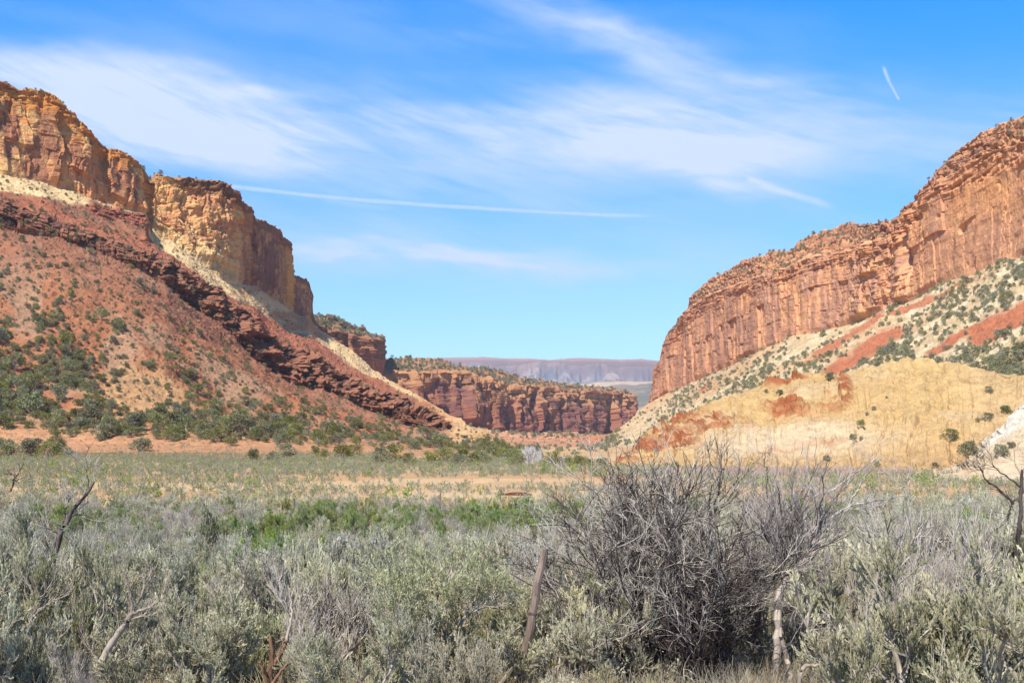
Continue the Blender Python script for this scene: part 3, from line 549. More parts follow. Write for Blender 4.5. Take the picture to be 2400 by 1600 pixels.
# ---- far country seen through the gap, and the long mesa on the horizon
def far():
    s = Sheet(np.arange(600, 2000, 2.2))
    s.cz(-40, [(600, 3600)], 0); s.cy([(600, 985)], [(600, 4300)], 10); s.cy([(600, 938)], [(600, 5600)], 40); s.cy([(600, 905)], [(600, 7300)], 60); s.cy([(600, 896), (1380, 897), (1400, 893), (1560, 894)], [(600, 7600)], 20)
    s.back(500, dz=-90, rows=8); s.back(600, z=100, rows=8); s.grid()
    P, v, x = s.P, s.v, s.px; A = fbm(P/500., 5, 601); B = fbm(P/90., 4, 602); D = np.zeros(v.shape); H = (A*60+B*14)*sst(1, 1.6, v)*(1-.8*band(v, 3.6, 4.4, .2))
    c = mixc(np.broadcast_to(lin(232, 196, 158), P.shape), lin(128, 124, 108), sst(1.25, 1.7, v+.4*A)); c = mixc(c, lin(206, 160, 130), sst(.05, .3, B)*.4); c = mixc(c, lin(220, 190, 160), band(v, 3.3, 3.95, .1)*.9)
    finish(s, 'hill_far', D, H, c, M_FAR)
    s = Sheet(np.arange(300, 2300, 2.2)); s.cz(80, [(300, 8600)], 0); s.cy([(300, 905), (1200, 900), (2300, 904)], [(300, 9800)], 20); s.cy([(300, 862), (1200, 862), (2300, 866)], [(300, 12000)], 90)
    s.cy([(300, 846), (900, 844), (1100, 842), (1250, 843), (1500, 846), (2300, 848)], [(300, 12350)], 40); s.cy([(300, 841), (900, 838), (990, 841), (1040, 838), (1130, 836), (1180, 839), (1250, 840), (1290, 843), (1350, 839), (1400, 840), (1440, 842), (1500, 841), (1540, 845), (2300, 845)], [(300, 12400)], 14); s.back(900, dz=10, rows=8); s.back(300, z=0, rows=4); s.grid()
    P, v, x = s.P, s.v, s.px; A = fbm(P/700., 5, 611); gul = ridge(P*np.array([1, .35, 0])/560., 4, 612); B = fbm(P/150., 4, 613)
    H = (A*140+B*40-(gul-.5)*380)*band(v, .9, 2.9, .45)+(v > 3.5)*fbm(P/160., 3, 615)*8; D = -(gul-.5)*500*band(v, 1.2, 2.9, .3)
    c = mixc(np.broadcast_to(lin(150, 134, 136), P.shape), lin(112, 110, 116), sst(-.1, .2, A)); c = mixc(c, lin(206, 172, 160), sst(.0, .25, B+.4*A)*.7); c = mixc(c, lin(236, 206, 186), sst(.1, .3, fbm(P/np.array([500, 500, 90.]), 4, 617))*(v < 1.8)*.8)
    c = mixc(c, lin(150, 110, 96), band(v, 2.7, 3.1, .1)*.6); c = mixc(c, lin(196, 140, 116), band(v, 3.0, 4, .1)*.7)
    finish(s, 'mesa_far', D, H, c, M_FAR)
far()
# ------------------------------------------------------------------ haze: the air between here and the far mesa
def haze():
    me = bpy.data.meshes.new('haze'); x0, x1, y0, y1, z0, z1 = -15500, 15500, -3200, 16000, -130, 1300
    me.from_pydata([(x, y, z) for z in (z0, z1) for y in (y0, y1) for x in (x0, x1)], [], [(0, 2, 3, 1), (4, 5, 7, 6), (0, 1, 5, 4), (2, 6, 7, 3), (0, 4, 6, 2), (1, 3, 7, 5)])
    m = bpy.data.materials.new('air'); m.use_nodes = True; n = m.node_tree; n.nodes.clear(); o = n.nodes.new('ShaderNodeOutputMaterial'); v = n.nodes.new('ShaderNodeVolumePrincipled')
    v.inputs['Color'].default_value = (.68, .82, 1, 1); v.inputs['Density'].default_value = 4.4e-5; v.inputs['Anisotropy'].default_value = .0
    n.links.new(v.outputs[0], o.inputs['Volume']); me.materials.append(m); link('haze', me, kind='stuff')
haze()

# ------------------------------------------------------------------ plants: numpy growth of stems, tubes and leaves
def nrm(a): return a/(np.linalg.norm(a, axis=-1, keepdims=True)+1e-9)
UP = np.array([0, 0, 1.])
def grow(r, st, d, L, k, wander=.25, up=.0, kink=0):
    n = len(st); pts = np.zeros((n, k, 3)); pts[:, 0] = st; d = nrm(d); L = np.asarray(L)*np.ones(n)
    for i in range(1, k):
        d = nrm(d+r.normal(0, wander, (n, 3))+UP*up); pts[:, i] = pts[:, i-1]+d*(L/(k-1))[:, None]
    return pts
def kids(r, pts, per, t0, t1, spread, up=.3):
    n, k, _ = pts.shape; idx = np.repeat(np.arange(n), per); t = r.uniform(t0, t1, len(idx))*(k-1); i = np.clip(t.astype(int), 0, k-2); f = (t-i)[:, None]
    a, b = pts[idx, i], pts[idx, i+1]; d = nrm(b-a); s = r.normal(0, 1, (len(idx), 3)); s = nrm(s-d*(s*d).sum(-1, keepdims=True))
    return a*(1-f)+b*f, nrm(d+s*spread+UP*up), t/(k-1)
def tube(pts, r0, r1, m=3, jit=0, rr=None):
    n, k, _ = pts.shape; t = np.gradient(pts, axis=1); t = nrm(t); ref = np.where(np.abs(t[..., 2:3]) > .9, np.array([1., 0, 0]), UP); u = nrm(np.cross(t, ref)); w = np.cross(t, u)
    R = (np.asarray(r0)*np.ones(n))[:, None]*(1-np.linspace(0, 1, k))+(np.asarray(r1)*np.ones(n))[:, None]*np.linspace(0, 1, k) if rr is None else rr
    if jit: R = R*(1+jit*np.sin(np.arange(k)*2.7+1)[None])
    a = np.arange(m)/m*2*np.pi; V = pts[:, :, None]+R[:, :, None, None]*(np.cos(a)[:, None]*u[:, :, None]+np.sin(a)[:, None]*w[:, :, None])
    i = np.arange(n*k*m).reshape(n, k, m); j = np.roll(i, -1, 2)
    F = np.stack([i[:, :-1], j[:, :-1], j[:, 1:], i[:, 1:]], -1).reshape(-1, 4)
    return V.reshape(-1, 3), F
def leaf(r, p, d, L, W):
    n = len(p); d = nrm(d); s = r.normal(0, 1, (n, 3)); s = nrm(np.cross(d, s)); L = np.asarray(L)*np.ones(n); W = np.asarray(W)*np.ones(n); L = L[:, None]; W = W[:, None]
    V = np.stack([p, p+d*L*.5+s*W*.5, p+d*L, p+d*L*.5-s*W*.5], 1); return V.reshape(-1, 3), np.arange(4*n).reshape(n, 4)
class Acc:
    def __init__(s): s.V = []; s.F = []; s.T = []; s.n = 0
    def add(s, vf, t=.5):
        V, F = vf; s.V.append(V); s.F.append(F+s.n); s.n += len(V); s.T.append(np.asarray(t)*np.ones(len(V))); return s
    def get(s): return np.concatenate(s.V), np.concatenate(s.F), np.concatenate(s.T)
    def mesh(s, name, mat, smooth=False):
        V, F, T = s.get(); return mkmesh(name, V, F, mat, attrs={'tint': T}, smooth=smooth)
def twigleaves(r, A, tw, per, L, W, t0=.15, out=.6, tint=None, up=.35):
    s, d, t = kids(r, tw, per, t0, 1., out, up); n = len(tw); tt = r.uniform(0, 1, n) if tint is None else tint
    T = np.repeat(np.clip(np.repeat(tt, per)+r.normal(0, .12, n*per), 0, 1), 4)
    v, f = leaf(r, s, d, L*r.uniform(.6, 1.3, len(s)), W*r.uniform(.7, 1.2, len(s))); A.add((v, f), T)

def shrub(seed, H, Rr, kind='sage', lod=0):
    r = np.random.default_rng(seed); wood = Acc(); lf = Acc()
    ns = {0: 8, 1: 6, 2: 4}[lod]
    a = r.uniform(0, 2*np.pi, ns); el = r.uniform(.45, 1.35, ns) if kind != 'upright' else r.uniform(.9, 1.45, ns)
    d = np.stack([np.cos(a)*np.cos(el), np.sin(a)*np.cos(el), np.sin(el)], -1); st = np.stack([np.cos(a)*.05, np.sin(a)*.05, a*0-.12], -1)
    s1 = grow(r, st, d, H*.72*r.uniform(.75, 1.15, ns), 7, .22, .02)
    wood.add(tube(s1, .028*H, .010*H, 5 if lod == 0 else 3, .2))
    puff = kind in ('sage', 'green', 'upright')
    n2 = {0: 7, 1: 6, 2: 5}[lod]; p, dd, t = kids(r, s1, n2, .3, 1., .8, .25); s2 = grow(r, p, dd, H*(.30 if puff else .36)*r.uniform(.5, 1.25, len(p)), 6, .22, .05); wood.add(tube(s2, .010*H, .004*H, 3))
    n3 = {0: 8 if puff else 6, 1: 5, 2: 0}[lod]
    if lod < 2:
        p, dd, t = kids(r, s2, n3, .5 if puff else .2, 1., .85, .35); s3 = grow(r, p, dd, H*(.15 if puff else .21)*r.uniform(.5, 1.3, len(p)), 5, .18, .06); wood.add(tube(s3, .0046*H, .0022*H, 3))
    else: s3 = s2
    bare = kind in ('bare', 'bush')
    n4 = {0: 6, 1: 3, 2: 3}[lod]
    p, dd, t = kids(r, s3, n4, .2, 1., .7, .5); s4 = grow(r, p, dd, H*(.075 if puff and lod == 0 else .13)*r.uniform(.6, 1.4, len(p)), 4, .14, .05)
    if lod < 2 or bare: wood.add(tube(s4, (.0024 if lod == 0 else .004)*H*(1.5 if bare else 1), .0014*H, 3))
    if puff and lod == 0:                             # last year's flower stalks, standing above the leaves
        q = s2[r.integers(0, len(s2), 46), -1]; fs = grow(r, q, np.stack([r.normal(0, .22, 46), r.normal(0, .22, 46), np.ones(46)], -1), H*r.uniform(.14, .32, 46), 5, .06, .02); wood.add(tube(fs, .0028, .0014, 3)); fk = kids(r, fs, 4, .3, 1, .4, .6); wood.add(tube(grow(r, fk[0], fk[1], H*.06, 3, .1), .0018, .001, 3))
    # trim what hangs under the ground and shape the outline to the wanted radius
    if kind in ('sage', 'green', 'upright'):
        tt = np.repeat(np.clip(np.repeat(r.uniform(0, 1, len(s2)), len(s3)//len(s2))+r.normal(0, .15, len(s3)), 0, 1), n4)
        if kind == 'green': L, W, per = .026, .010, 13
        else: L, W, per = .022, .0062, 24
        if lod == 0: twigleaves(r, lf, s4, per, L, W, tint=tt, out=.55)
        elif lod == 1: twigleaves(r, lf, s4, 9, L*1.9, W*2.4, tint=tt)
        else: twigleaves(r, lf, s4, 8, L*3.6, W*5., tint=tt)
    if kind == 'berry':
        twigleaves(r, lf, s4, 2, .022, .015, t0=.3, out=1.)
    for A in (wood, lf):
        for i, V in enumerate(A.V):
            V = V.copy(); rad = np.hypot(V[:, 0], V[:, 1]); mx = 1.05*H; V[:, :2] *= (Rr/mx); V[:, 2] = np.where(V[:, 2] < 0, V[:, 2]*.5, V[:, 2]); A.V[i] = V
    zt = max(np.percentile(np.concatenate([V[:, 2] for V in (lf.V or wood.V)]), 99.5), .1)
    for A in (wood, lf):
        for i, V in enumerate(A.V): A.V[i] = V*np.array([1, 1, H/zt])
    return wood, lf
def juniper(seed, H=1.0, n=1500, q=.06, wide=1.):
    r = np.random.default_rng(seed); wood = Acc(); lf = Acc()
    nt = r.integers(2, 5); a = r.uniform(0, 6.28, nt); d = np.stack([np.cos(a)*.5, np.sin(a)*.5, a*0+1], -1)
    s1 = grow(r, np.zeros((nt, 3))-UP*.06, d, .75*H, 6, .18); wood.add(tube(s1, .035*H, .010*H, 5))
    nl = r.integers(16, 26); z = r.uniform(.14, .95, nl)**.8; ang = r.uniform(0, 6.28, nl); prof = np.sqrt(np.clip(1-((z-.38)/.66)**2, .03, 1)); rad = .42*wide*prof*np.sqrt(r.uniform(.25, 1, nl))
    C = np.stack([np.cos(ang)*rad, np.sin(ang)*rad, z*.84], -1); R = r.uniform(.10, .19, nl)*(1.1-.35*z)
    # a limb to every clump of foliage
    st = s1[r.integers(0, nt, nl), r.integers(1, 4, nl)]; L = C-st; pts = st[:, None]+L[:, None]*np.linspace(0, 1, 4)[None, :, None]; pts[:, 1:3] += r.normal(0, .02, (nl, 2, 3)); wood.add(tube(pts, .012*H, .004*H, 3))
    m = int(n/nl)
    for c, rr in zip(C, R):
        u = nrm(r.normal(0, 1, (m, 3))); k = rr*(r.uniform(.35, 1.12, m)**.6); p = c+u*k[:, None]*np.array([1.15, 1.15, .9])
        T = np.repeat(np.clip(r.uniform(.15, .85)+r.normal(0, .15, m), 0, 1), 4); lf.add(leaf(r, p, u+r.normal(0, .7, (m, 3))+UP*.3, q*1.5*r.uniform(.6, 1.3, m), q*.85), T)
    return wood, lf

M_SAGE = leaf_mat('sage_leaf', lin(160, 158, 122), lin(230, 223, 190), rnd=.2, trans=.28, hue=.025)
M_GREEN = leaf_mat('green_leaf', lin(118, 140, 62), lin(184, 198, 112), rnd=.15, trans=.35, hue=.02)
M_JUN = leaf_mat('juniper_leaf', lin(106, 108, 70), lin(166, 162, 112), rnd=.22, trans=.2, hue=.02)
M_SCRUB = leaf_mat('scrub_leaf', lin(118, 120, 88), lin(170, 166, 132), rnd=.22, trans=.2, hue=.02)
M_BERRY = leaf_mat('autumn_leaf', lin(190, 112, 56), lin(158, 160, 70), rnd=.2, trans=.35, hue=.02)
M_FIELD = leaf_mat('field_sage_leaf', lin(128, 134, 98), lin(182, 182, 144), rnd=.16, trans=.2, hue=.03)
M_TWIG = wood_mat('sage_wood', lin(140, 128, 112), lin(192, 180, 162))
M_GREY = wood_mat('dead_grey_wood', lin(142, 130, 118), lin(206, 194, 178), 14)
M_DARK = wood_mat('dark_wood', lin(66, 56, 52), lin(112, 98, 92), 14)
M_PALE = wood_mat('bleached_wood', lin(140, 124, 110), lin(190, 174, 156), 10)
M_POST = wood_mat('weathered_post', lin(110, 92, 80), lin(152, 132, 116), 9)
M_RUST = wood_mat('torn_bark', lin(104, 76, 58), lin(150, 116, 90), 16)
M_GRASS = leaf_mat('dry_grass', lin(166, 152, 126), lin(206, 194, 168), rnd=.12, trans=.3)
M_WIRE = wood_mat('rusty_wire', lin(90, 70, 60), lin(120, 96, 84))

def both(name, w, l, mw, ml):                       # one mesh with both materials (for far copies and ground cover)
    A = []; Wv, Wf, Wt = w.get() if w.V else (np.zeros((0, 3)), np.zeros((0, 4), int), np.zeros(0))
    if l is not None and l.V: Lv, Lf, Lt = l.get()
    else: Lv, Lf, Lt = np.zeros((0, 3)), np.zeros((0, 4), int), np.zeros(0)
    return mkmesh(name, np.concatenate([Wv, Lv]), np.concatenate([Wf, Lf+len(Wv)]), [mw, ml], midx=np.concatenate([np.zeros(len(Wf)), np.ones(len(Lf))]), attrs={'tint': np.concatenate([Wt, Lt])})
def proto(name, w, l, mw, ml):                      # separate meshes for the parts
    return (w.mesh(name+'_stems', mw), l.mesh(name+'_foliage', ml) if l is not None and l.V else None)

# ---- scattering of uncountable plants: real copies at stored points
def scatter_group(name, coll):
    t = bpy.data.node_groups.new(name, 'GeometryNodeTree'); t.interface.new_socket('Geometry', in_out='INPUT', socket_type='NodeSocketGeometry'); t.interface.new_socket('Geometry', in_out='OUTPUT', socket_type='NodeSocketGeometry')
    N = t.nodes; gi = N.new('NodeGroupInput'); go = N.new('NodeGroupOutput'); ip = N.new('GeometryNodeInstanceOnPoints'); ci = N.new('GeometryNodeCollectionInfo')
    ci.inputs['Collection'].default_value = coll; ci.inputs['Separate Children'].default_value = True; ci.inputs['Reset Children'].default_value = True
    def at(n, ty): a = N.new('GeometryNodeInputNamedAttribute'); a.data_type = ty; a.inputs['Name'].default_value = n; return a.outputs['Attribute']
    L = t.links; L.new(gi.outputs[0], ip.inputs['Points']); L.new(ci.outputs[0], ip.inputs['Instance']); ip.inputs['Pick Instance'].default_value = True
    L.new(at('idx', 'INT'), ip.inputs['Instance Index']); L.new(at('rot', 'FLOAT_VECTOR'), ip.inputs['Rotation']); L.new(at('scl', 'FLOAT_VECTOR'), ip.inputs['Scale']); L.new(ip.outputs[0], go.inputs[0]); return t
def scatter(name, meshes, P, S, seed, kind='stuff', label=None, cat=None):
    coll = bpy.data.collections.new(name+'_kinds')
    for i, me in enumerate(meshes): o = bpy.data.objects.new(f'{name}_kind', me); coll.objects.link(o)
    r = np.random.default_rng(seed); n = len(P); me = bpy.data.meshes.new(name); me.vertices.add(n); me.vertices.foreach_set('co', np.asarray(P, np.float32).ravel())
    me.attributes.new('idx', 'INT', 'POINT').data.foreach_set('value', r.integers(0, len(meshes), n).astype(np.int32))
    R = np.zeros((n, 3), np.float32); R[:, 2] = r.uniform(0, 6.28, n); R[:, :2] = r.normal(0, .06, (n, 2)); me.attributes.new('rot', 'FLOAT_VECTOR', 'POINT').data.foreach_set('vector', R.ravel())
    S = np.asarray(S, np.float32); S = S[:, None]*np.ones(3, np.float32) if S.ndim == 1 else S
    me.attributes.new('scl', 'FLOAT_VECTOR', 'POINT').data.foreach_set('vector', S.astype(np.float32).ravel())
    o = link(name, me, kind=kind, label=label, cat=cat); md = o.modifiers.new('copies', 'NODES'); md.node_group = scatter_group(name+'_copies', coll); return o

# ------------------------------------------------------------------ plants on the slopes
JUN = []
for i in range(7):
    w, l = juniper(100+i, 1., 1500, .052, [1., 1.1, .9, 1.2, 1., .8, 1.1][i]); JUN.append(both(f'juniper', w, l, M_TWIG, M_JUN))
SCR = []
for i in range(6):
    w, l = juniper(200+i, 1., 380, .10, 1.15); SCR.append(both(f'scrub', w, l, M_TWIG, M_SCRUB))
def pick(s, dens, n, seed, lo=0, hi=99, front=True):   # random surface points of a terrain sheet, weight = dens x visible area
    r = np.random.default_rng(seed); F = s.F; a = np.abs(np.gradient(s.qx, axis=1)*np.gradient(s.py, axis=0))
    fr = np.gradient(s.py, axis=0) < 0
    w = dens*a*fr*((s.v >= lo) & (s.v <= hi)); w = np.clip(w, 0, None); w = w.ravel(); i = r.choice(len(w), n, replace=False, p=w/w.sum()); return i
def individuals(name, meshes, P, S, seed, label, cat, group):
    r = np.random.default_rng(seed)
    for k in range(len(P)):
        lb = label(P[k], S[k]) if callable(label) else label
        o = link(name, meshes[r.integers(len(meshes))], label=lb, cat=cat, group=group, loc=P[k])
        h = S[k]; o.scale = (h*r.uniform(.95, 1.35), h*r.uniform(.95, 1.35), h); o.rotation_euler = (0, 0, r.uniform(0, 6.28))
def thin(P, S, f=.45):                                # drop plants that stand inside a bigger one
    o = np.argsort(-S); keep = []; K = np.zeros((0, 3))
    for i in o:
        if len(K) and (np.linalg.norm(K-P[i], axis=1) < S[i]*f).any(): continue
        keep.append(i); K = np.vstack([K, P[i]])
    return np.array(keep)

# left slope
s = LEFT; x, v, py = s.qx, s.v, s.py
n1 = fbm(np.stack([x/55., v*3.2, x*0], -1), 3, 701)
lowd = sst(1.02, 1.16, v+.07*n1)*(1-.72*sst(1.5, 2.6, v-.0005*np.clip(x-300, 0, 600)))
den = lowd*(.75+1.0*n1)+.10*sst(1.9, 2.2, v)*(1-sst(2.7, 3.0, v))+.03*band(v, 3, 5, .05)
den = den*(x > -60)*(x < 1230); den *= 1-.9*np.exp(-(((x-335)/120.)**2+((py-930)/45.)**2)**2)
den = np.where(x > 1060, .5*(py > 1005), den); den = np.clip(den, .0, 2)
i = pick(s, den, 2300, 11, .4, 5); P = s.F.reshape(-1, 3)[i]; vv = v.ravel()[i]; xx = x.ravel()[i]; r = np.random.default_rng(5)
S = r.lognormal(0, .42, len(i))*np.where(vv > 2.2, 2.0, 2.5); S = np.where(vv > 3, 2.4, S); S *= np.clip(1.15-.15*sst(400, 700, P[:, 1])*1.5, .8, 1.3)
k = thin(P, S, .5); P, S, vv, xx = P[k], S[k], vv[k], xx[k]
# the line of bigger junipers along the foot of the slope
tx = np.array([(14, 1060, 4.6), (78, 1060, 6.2), (118, 1062, 5.), (157, 1058, 3.), (12, 1010, 5), (130, 1020, 5), (330, 1043, 5.), (595, 1068, 4.2), (667, 1062, 4.6), (640, 1070, 3), (738, 1058, 3.2), (760, 1062, 3.), (800, 1066, 5.), (830, 1062, 4.), (895, 1074, 5.2), (925, 1072, 5.4), (960, 1076, 3.6), (1005, 1076, 4.), (1040, 1072, 4.6), (1080, 1078, 4.), (1110, 1076, 4.), (1140, 1076, 3.2), (1215, 1078, 3.8)])
Pt = []; St = []
Fr = s.F.reshape(-1, 3)
for a, b, h in tx:
    Y = (CAM_Z-.6)*F_PX/max(b+6-HOR, 8); Y = min(Y, 330); Pt.append((U(a, Y), Y, float(ground_h(U(a, Y), Y))-.1)); St.append(h*Y/330*1.25)
for a, b in [(1255, 1080), (1290, 1082)]: pass
P = np.vstack([P, Pt]); S = np.concatenate([S, St])
order = np.argsort(-(S/P[:, 1])); P, S = P[order], S[order]
def jl(p, h=0):
    py_ = HOR-(p[2]-CAM_Z)/p[1]*F_PX; px_ = 1200+p[0]/p[1]*F_PX; k = 'small' if h < 2.6 else 'large' if h > 4.2 else 'medium'
    if p[2] < 6 and px_ > 1000: return f'{k} green juniper at the right tip of the left spur'
    if p[2] < 6: return f'{k} green juniper on red ground, '+('near the left edge' if px_ < 250 else 'below the tan patch' if px_ < 560 else 'below the maroon ledge' if px_ < 800 else 'below the right end of the ledge')
    if py_ < 760: return f'{k} dark juniper high on the red slope, '+('near the left edge' if px_ < 200 else 'below the maroon ledge')
    z = 'near the left edge' if px_ < 130 else 'left of the tan patch' if px_ < 230 else 'by the tan patch' if px_ < 440 else 'right of the tan patch' if px_ < 620 else 'under the maroon ledge' if px_ < 840 else 'under the right end of the ledge'
    return f'{k} olive juniper '+('high up' if py_ < 860 else 'halfway up' if py_ < 960 else 'low down')+f' on rubble {z}'
individuals('juniper_bush', JUN, P[:300], S[:300], 21, jl, 'juniper', 'junipers scattered over the left slope')
scatter('distant_juniper_scrub', JUN, P[300:], np.stack([S[300:]*1.1, S[300:]*1.1, S[300:]], -1), 22)
# grey low scrub between them
den = (.5+n1*.5)*sst(1.1, 1.3, v)*(1-sst(2.9, 3.1, v))+.3*band(v, 4.1, 5, .05); den *= (x > -60)*(x < 1190)
i = pick(s, np.clip(den, 0, 1), 1500, 12, .3, 5); P = s.F.reshape(-1, 3)[i]
scatter('low_scrub', SCR, P, np.random.default_rng(3).uniform(.7, 1.7, len(P)), 23)
# rim bushes, left
den = ((v > 5.97) & (v < 6.12))*(x > -60)*(x < 735)*1.; i = pick(s, den+1e-9*(v > 5.9)*(v < 6.2), 60, 13, 5.9, 6.2); P = s.F.reshape(-1, 3)[i]
scatter('rim_scrub', SCR, P, np.random.default_rng(4).uniform(1.0, 2.4, len(P)), 24)

# right slope
s = RIGHT; x, v, py = s.qx, s.v, s.py; n1 = fbm(np.stack([x/40., v*8, x*0], -1), 3, 711)
nb = fbm(np.stack([(x*.52+py*.85)/22., (x*.85-py*.52)/150., x*0], -1), 3, 713); den = np.clip(.45+.5*n1+.9*nb, .06, 2)*(1-s.rd)*(v < .985)*(x > 1345)*(x < 2420)*(1+.9*(1-sst(1500, 1750, x)))
i = pick(s, den, 2900, 31, .12, .99); P = s.F.reshape(-1, 3)[i]; S = np.random.default_rng(6).lognormal(0, .33, len(i))*1.65*np.clip(.75+P[:, 1]/1400, .8, 1.6); k = thin(P, S, .45); P, S = P[k], S[k]
order = np.argsort(-(S/P[:, 1])); P, S = P[order], S[order]
def rl(p, h):
    py_ = HOR-(p[2]-CAM_Z)/p[1]*F_PX; px_ = 1200+p[0]/p[1]*F_PX; k = 'small' if h < 1.6 else 'large' if h > 2.4 else 'medium'
    z = 'far left along the talus' if px_ < 1700 else 'left of the red streaks' if px_ < 1900 else 'among the inner red streaks' if px_ < 2060 else 'right of the inner red streaks' if px_ < 2190 else 'above the outer red streak' if px_ < 2300 and py_ < 790 else 'below the outer red streak' if py_ > 790 and px_ < 2270 else 'near the right edge'
    return f'{k} grey bush '+('close under the cliff, ' if py_ < 740-.45*(px_-2000) else 'low on the slope, ' if py_ > 850-.5*(px_-2000) else 'mid slope, ')+z
individuals('scrub_bush', SCR, P[:300], S[:300], 32, rl, 'bush', 'bushes on the right talus slope')
scatter('talus_scrub', SCR, P[300:], S[300:], 33)
den = band(v, 2.05, 3.02, .03)*np.clip(.5+1.2*n1, .02, 2)*(x > 1560)*(x < 2420)*np.where(x < 2100, 1, .35)
i = pick(s, den, 330, 34, 2, 3.1); P = s.F.reshape(-1, 3)[i]; scatter('rim_scrub', SCR, P, np.random.default_rng(7).uniform(1.2, 2.9, len(P))*np.clip(P[:, 1]/800, .7, 1.5), 35)
# mesa and butte tops, mesa talus, far spur
s = MESA; x, v = s.qx, s.v; den = band(v, 2.05, 3.02, .03)*(x > 880)*(x < 1486); i = pick(s, den, 560, 36, 2, 3.1); P = s.F.reshape(-1, 3)[i]; P2 = s.F.reshape(-1, 3)[pick(s, ((v > .3) & (v < .98))*(x > 1090)*(x < 1420)*1., 260, 37, .2, .98)]
P3 = s.F.reshape(-1, 3)[pick(s, ((v > -.97) & (v < .9))*(x > 1090)*(x < 1430)*1., 700, 40, -.97, .9)]; scatter('canyon_scrub', SCR, P3, np.random.default_rng(9).uniform(1.0, 2.6, 700), 43)
s = BUTTE; i = pick(s, band(s.v, 2.05, 3.02, .03)*(s.qx > 720)*(s.qx < 903), 150, 38, 2, 3.1); P = np.vstack([P, P2, s.F.reshape(-1, 3)[i]])
scatter('mesa_scrub', SCR, P, np.random.default_rng(8).uniform(3.0, 7.0, len(P)), 39)

# the few plants on the yellow hill and the white outcrop
def onsheet(s, px, py, lo=0):
    d = (s.qx-px)**2+(s.py-py)**2+1e6*(s.v < lo); return s.F.reshape(-1, 3)[np.argmin(d)].copy()
for a, b, h, j, lb in [(1946, 884, 22, 0, 'dark green bush on the crest of the yellow hill below the red streak'), (1796, 918, 10, 1, 'flat green tuft on the upper left of the yellow hill'), (1826, 922, 17, 2, 'greyish bush alone on the upper left of the yellow hill'), (2019, 993, 20, 3, 'round grey green bush in the middle of the yellow hill'), (2049, 958, 10, 4, 'tiny green bush near the middle of the yellow hill'), (2033, 970, 9, 5, 'tiny dark bush just left of the tiny green one on the yellow hill'), (2000, 1026, 16, 0, 'low bush in the lower middle of the yellow hill'), (2017, 1028, 9, 1, 'tiny bush right of the low bush on the yellow hill'), (1937, 1075, 15, 2, 'leaning green bush near the foot of the yellow hill'), (2057, 1090, 16, 3, 'small bush at the foot of the yellow hill'), (2318, 914, 16, 4, 'round bush on the upper right of the yellow hill'), (2347, 935, 22, 5, 'dark green bush on the right flank of the yellow hill'), (2358, 965, 28, 6, 'largest dark bush on the right flank of the yellow hill'), (2314, 980, 22, 0, 'greyish bush on the right flank of the yellow hill'), (2290, 985, 12, 1, 'small dark bush left of the greyish one on the yellow hill'), (2386, 890, 16, 2, 'bush on the crest at the right edge'), (1995, 1022, 8, 3, 'tiny tuft in the lower middle of the yellow hill'), (1560, 1090, 14, 4, 'green bush at the left foot of the yellow hill'), (2078, 932, 6, 5, 'speck of a bush on the bare upper yellow hill')]:
    p = onsheet(YEL, a, b+h*.3); individuals('hill_bush', JUN if h > 12 else SCR, [p], [h*p[1]/F_PX], int(a), lb, 'bush', 'bushes on the yellow hill')
for a, b, h, lb in [(2270, 1072, 44, 'large green juniper beside the white outcrop'), (2343, 1070, 34, 'round juniper on the pale slope below the white outcrop'), (2370, 1050, 18, 'small bush on the pale slope near the right edge'), (2192, 1095, 16, 'low green bush left of the white outcrop'), (2226, 1030, 30, 'grey leafless looking bush above the white outcrop')]:
    p = onsheet(WHT if a > 2300 or a == 2270 else YEL, a, b); individuals('juniper_bush', JUN, [p], [h*p[1]/F_PX], int(a)+7, lb, 'juniper', 'junipers by the white outcrop')
for a, h, j, lb in [(333, 17, 2, 'taller lone tree on the rim of the left cliff'), (377, 13, 4, 'shorter lone tree on a rock knob of the left cliff rim')]:
    s = LEFT; d = (s.qx-a)**2+300*(s.v-6.0)**2*1e3; p = s.F.reshape(-1, 3)[np.argmin(d)].copy(); w, l = juniper(300+j, 1., 500, .08)
    t = link('rim_tree', None, label=lb, cat='tree', group='trees on the left rim', loc=p); t.scale = (h*p[1]/F_PX,)*3
    link('trunk', w.mesh('rim_tree_trunk', M_DARK), t); link('crown', l.mesh('rim_tree_crown', M_SCRUB), t)
# ------------------------------------------------------------------ the brush in front
NEAR = [proto('sagebrush', *shrub(300+i, 1., .80+.12*(i % 3), 'sage', 0), M_TWIG, M_SAGE) for i in range(7)]
MIDm = [both('sagebrush_clump', *shrub(320+i, 1., .85, 'sage', 1), M_TWIG, M_SAGE) for i in range(6)]
GRN = [proto('green_bush', *shrub(340+i, 1., .8, 'green', 0), M_TWIG, M_GREEN) for i in range(3)]
BARE = [proto('bare_bush', *shrub(360+i, 1., .7, 'bare', 0), M_GREY, None) for i in range(4)]
BERR = [proto('reddish_bush', *shrub(380+i, 1., .8, 'berry', 0), M_DARK, M_BERRY) for i in range(2)]
def shrub_thing(name, pr, loc, h, w, rz, label, cat, group):
    t = link(name, None, label=label, cat=cat, group=group, loc=loc); t.scale = (w, w, h); t.rotation_euler = (0, 0, rz)
    link('stems', pr[0], t)
    if pr[1]: link('foliage', pr[1], t)
    return t
def place():
    r = np.random.default_rng(77); out = []; Y = 8.4
    while Y < 66:
        s = .95 if Y < 16 else 1.0 if Y < 26 else 1.25
        X = -(.52*Y+2.2)+r.uniform(0, s)
        while X < .52*Y+2.2:
            out.append((X+r.uniform(-.35, .35)*s, Y+r.uniform(-.35, .35)*s)); X += s*1.12
        Y += s*.9
    return np.array(out)
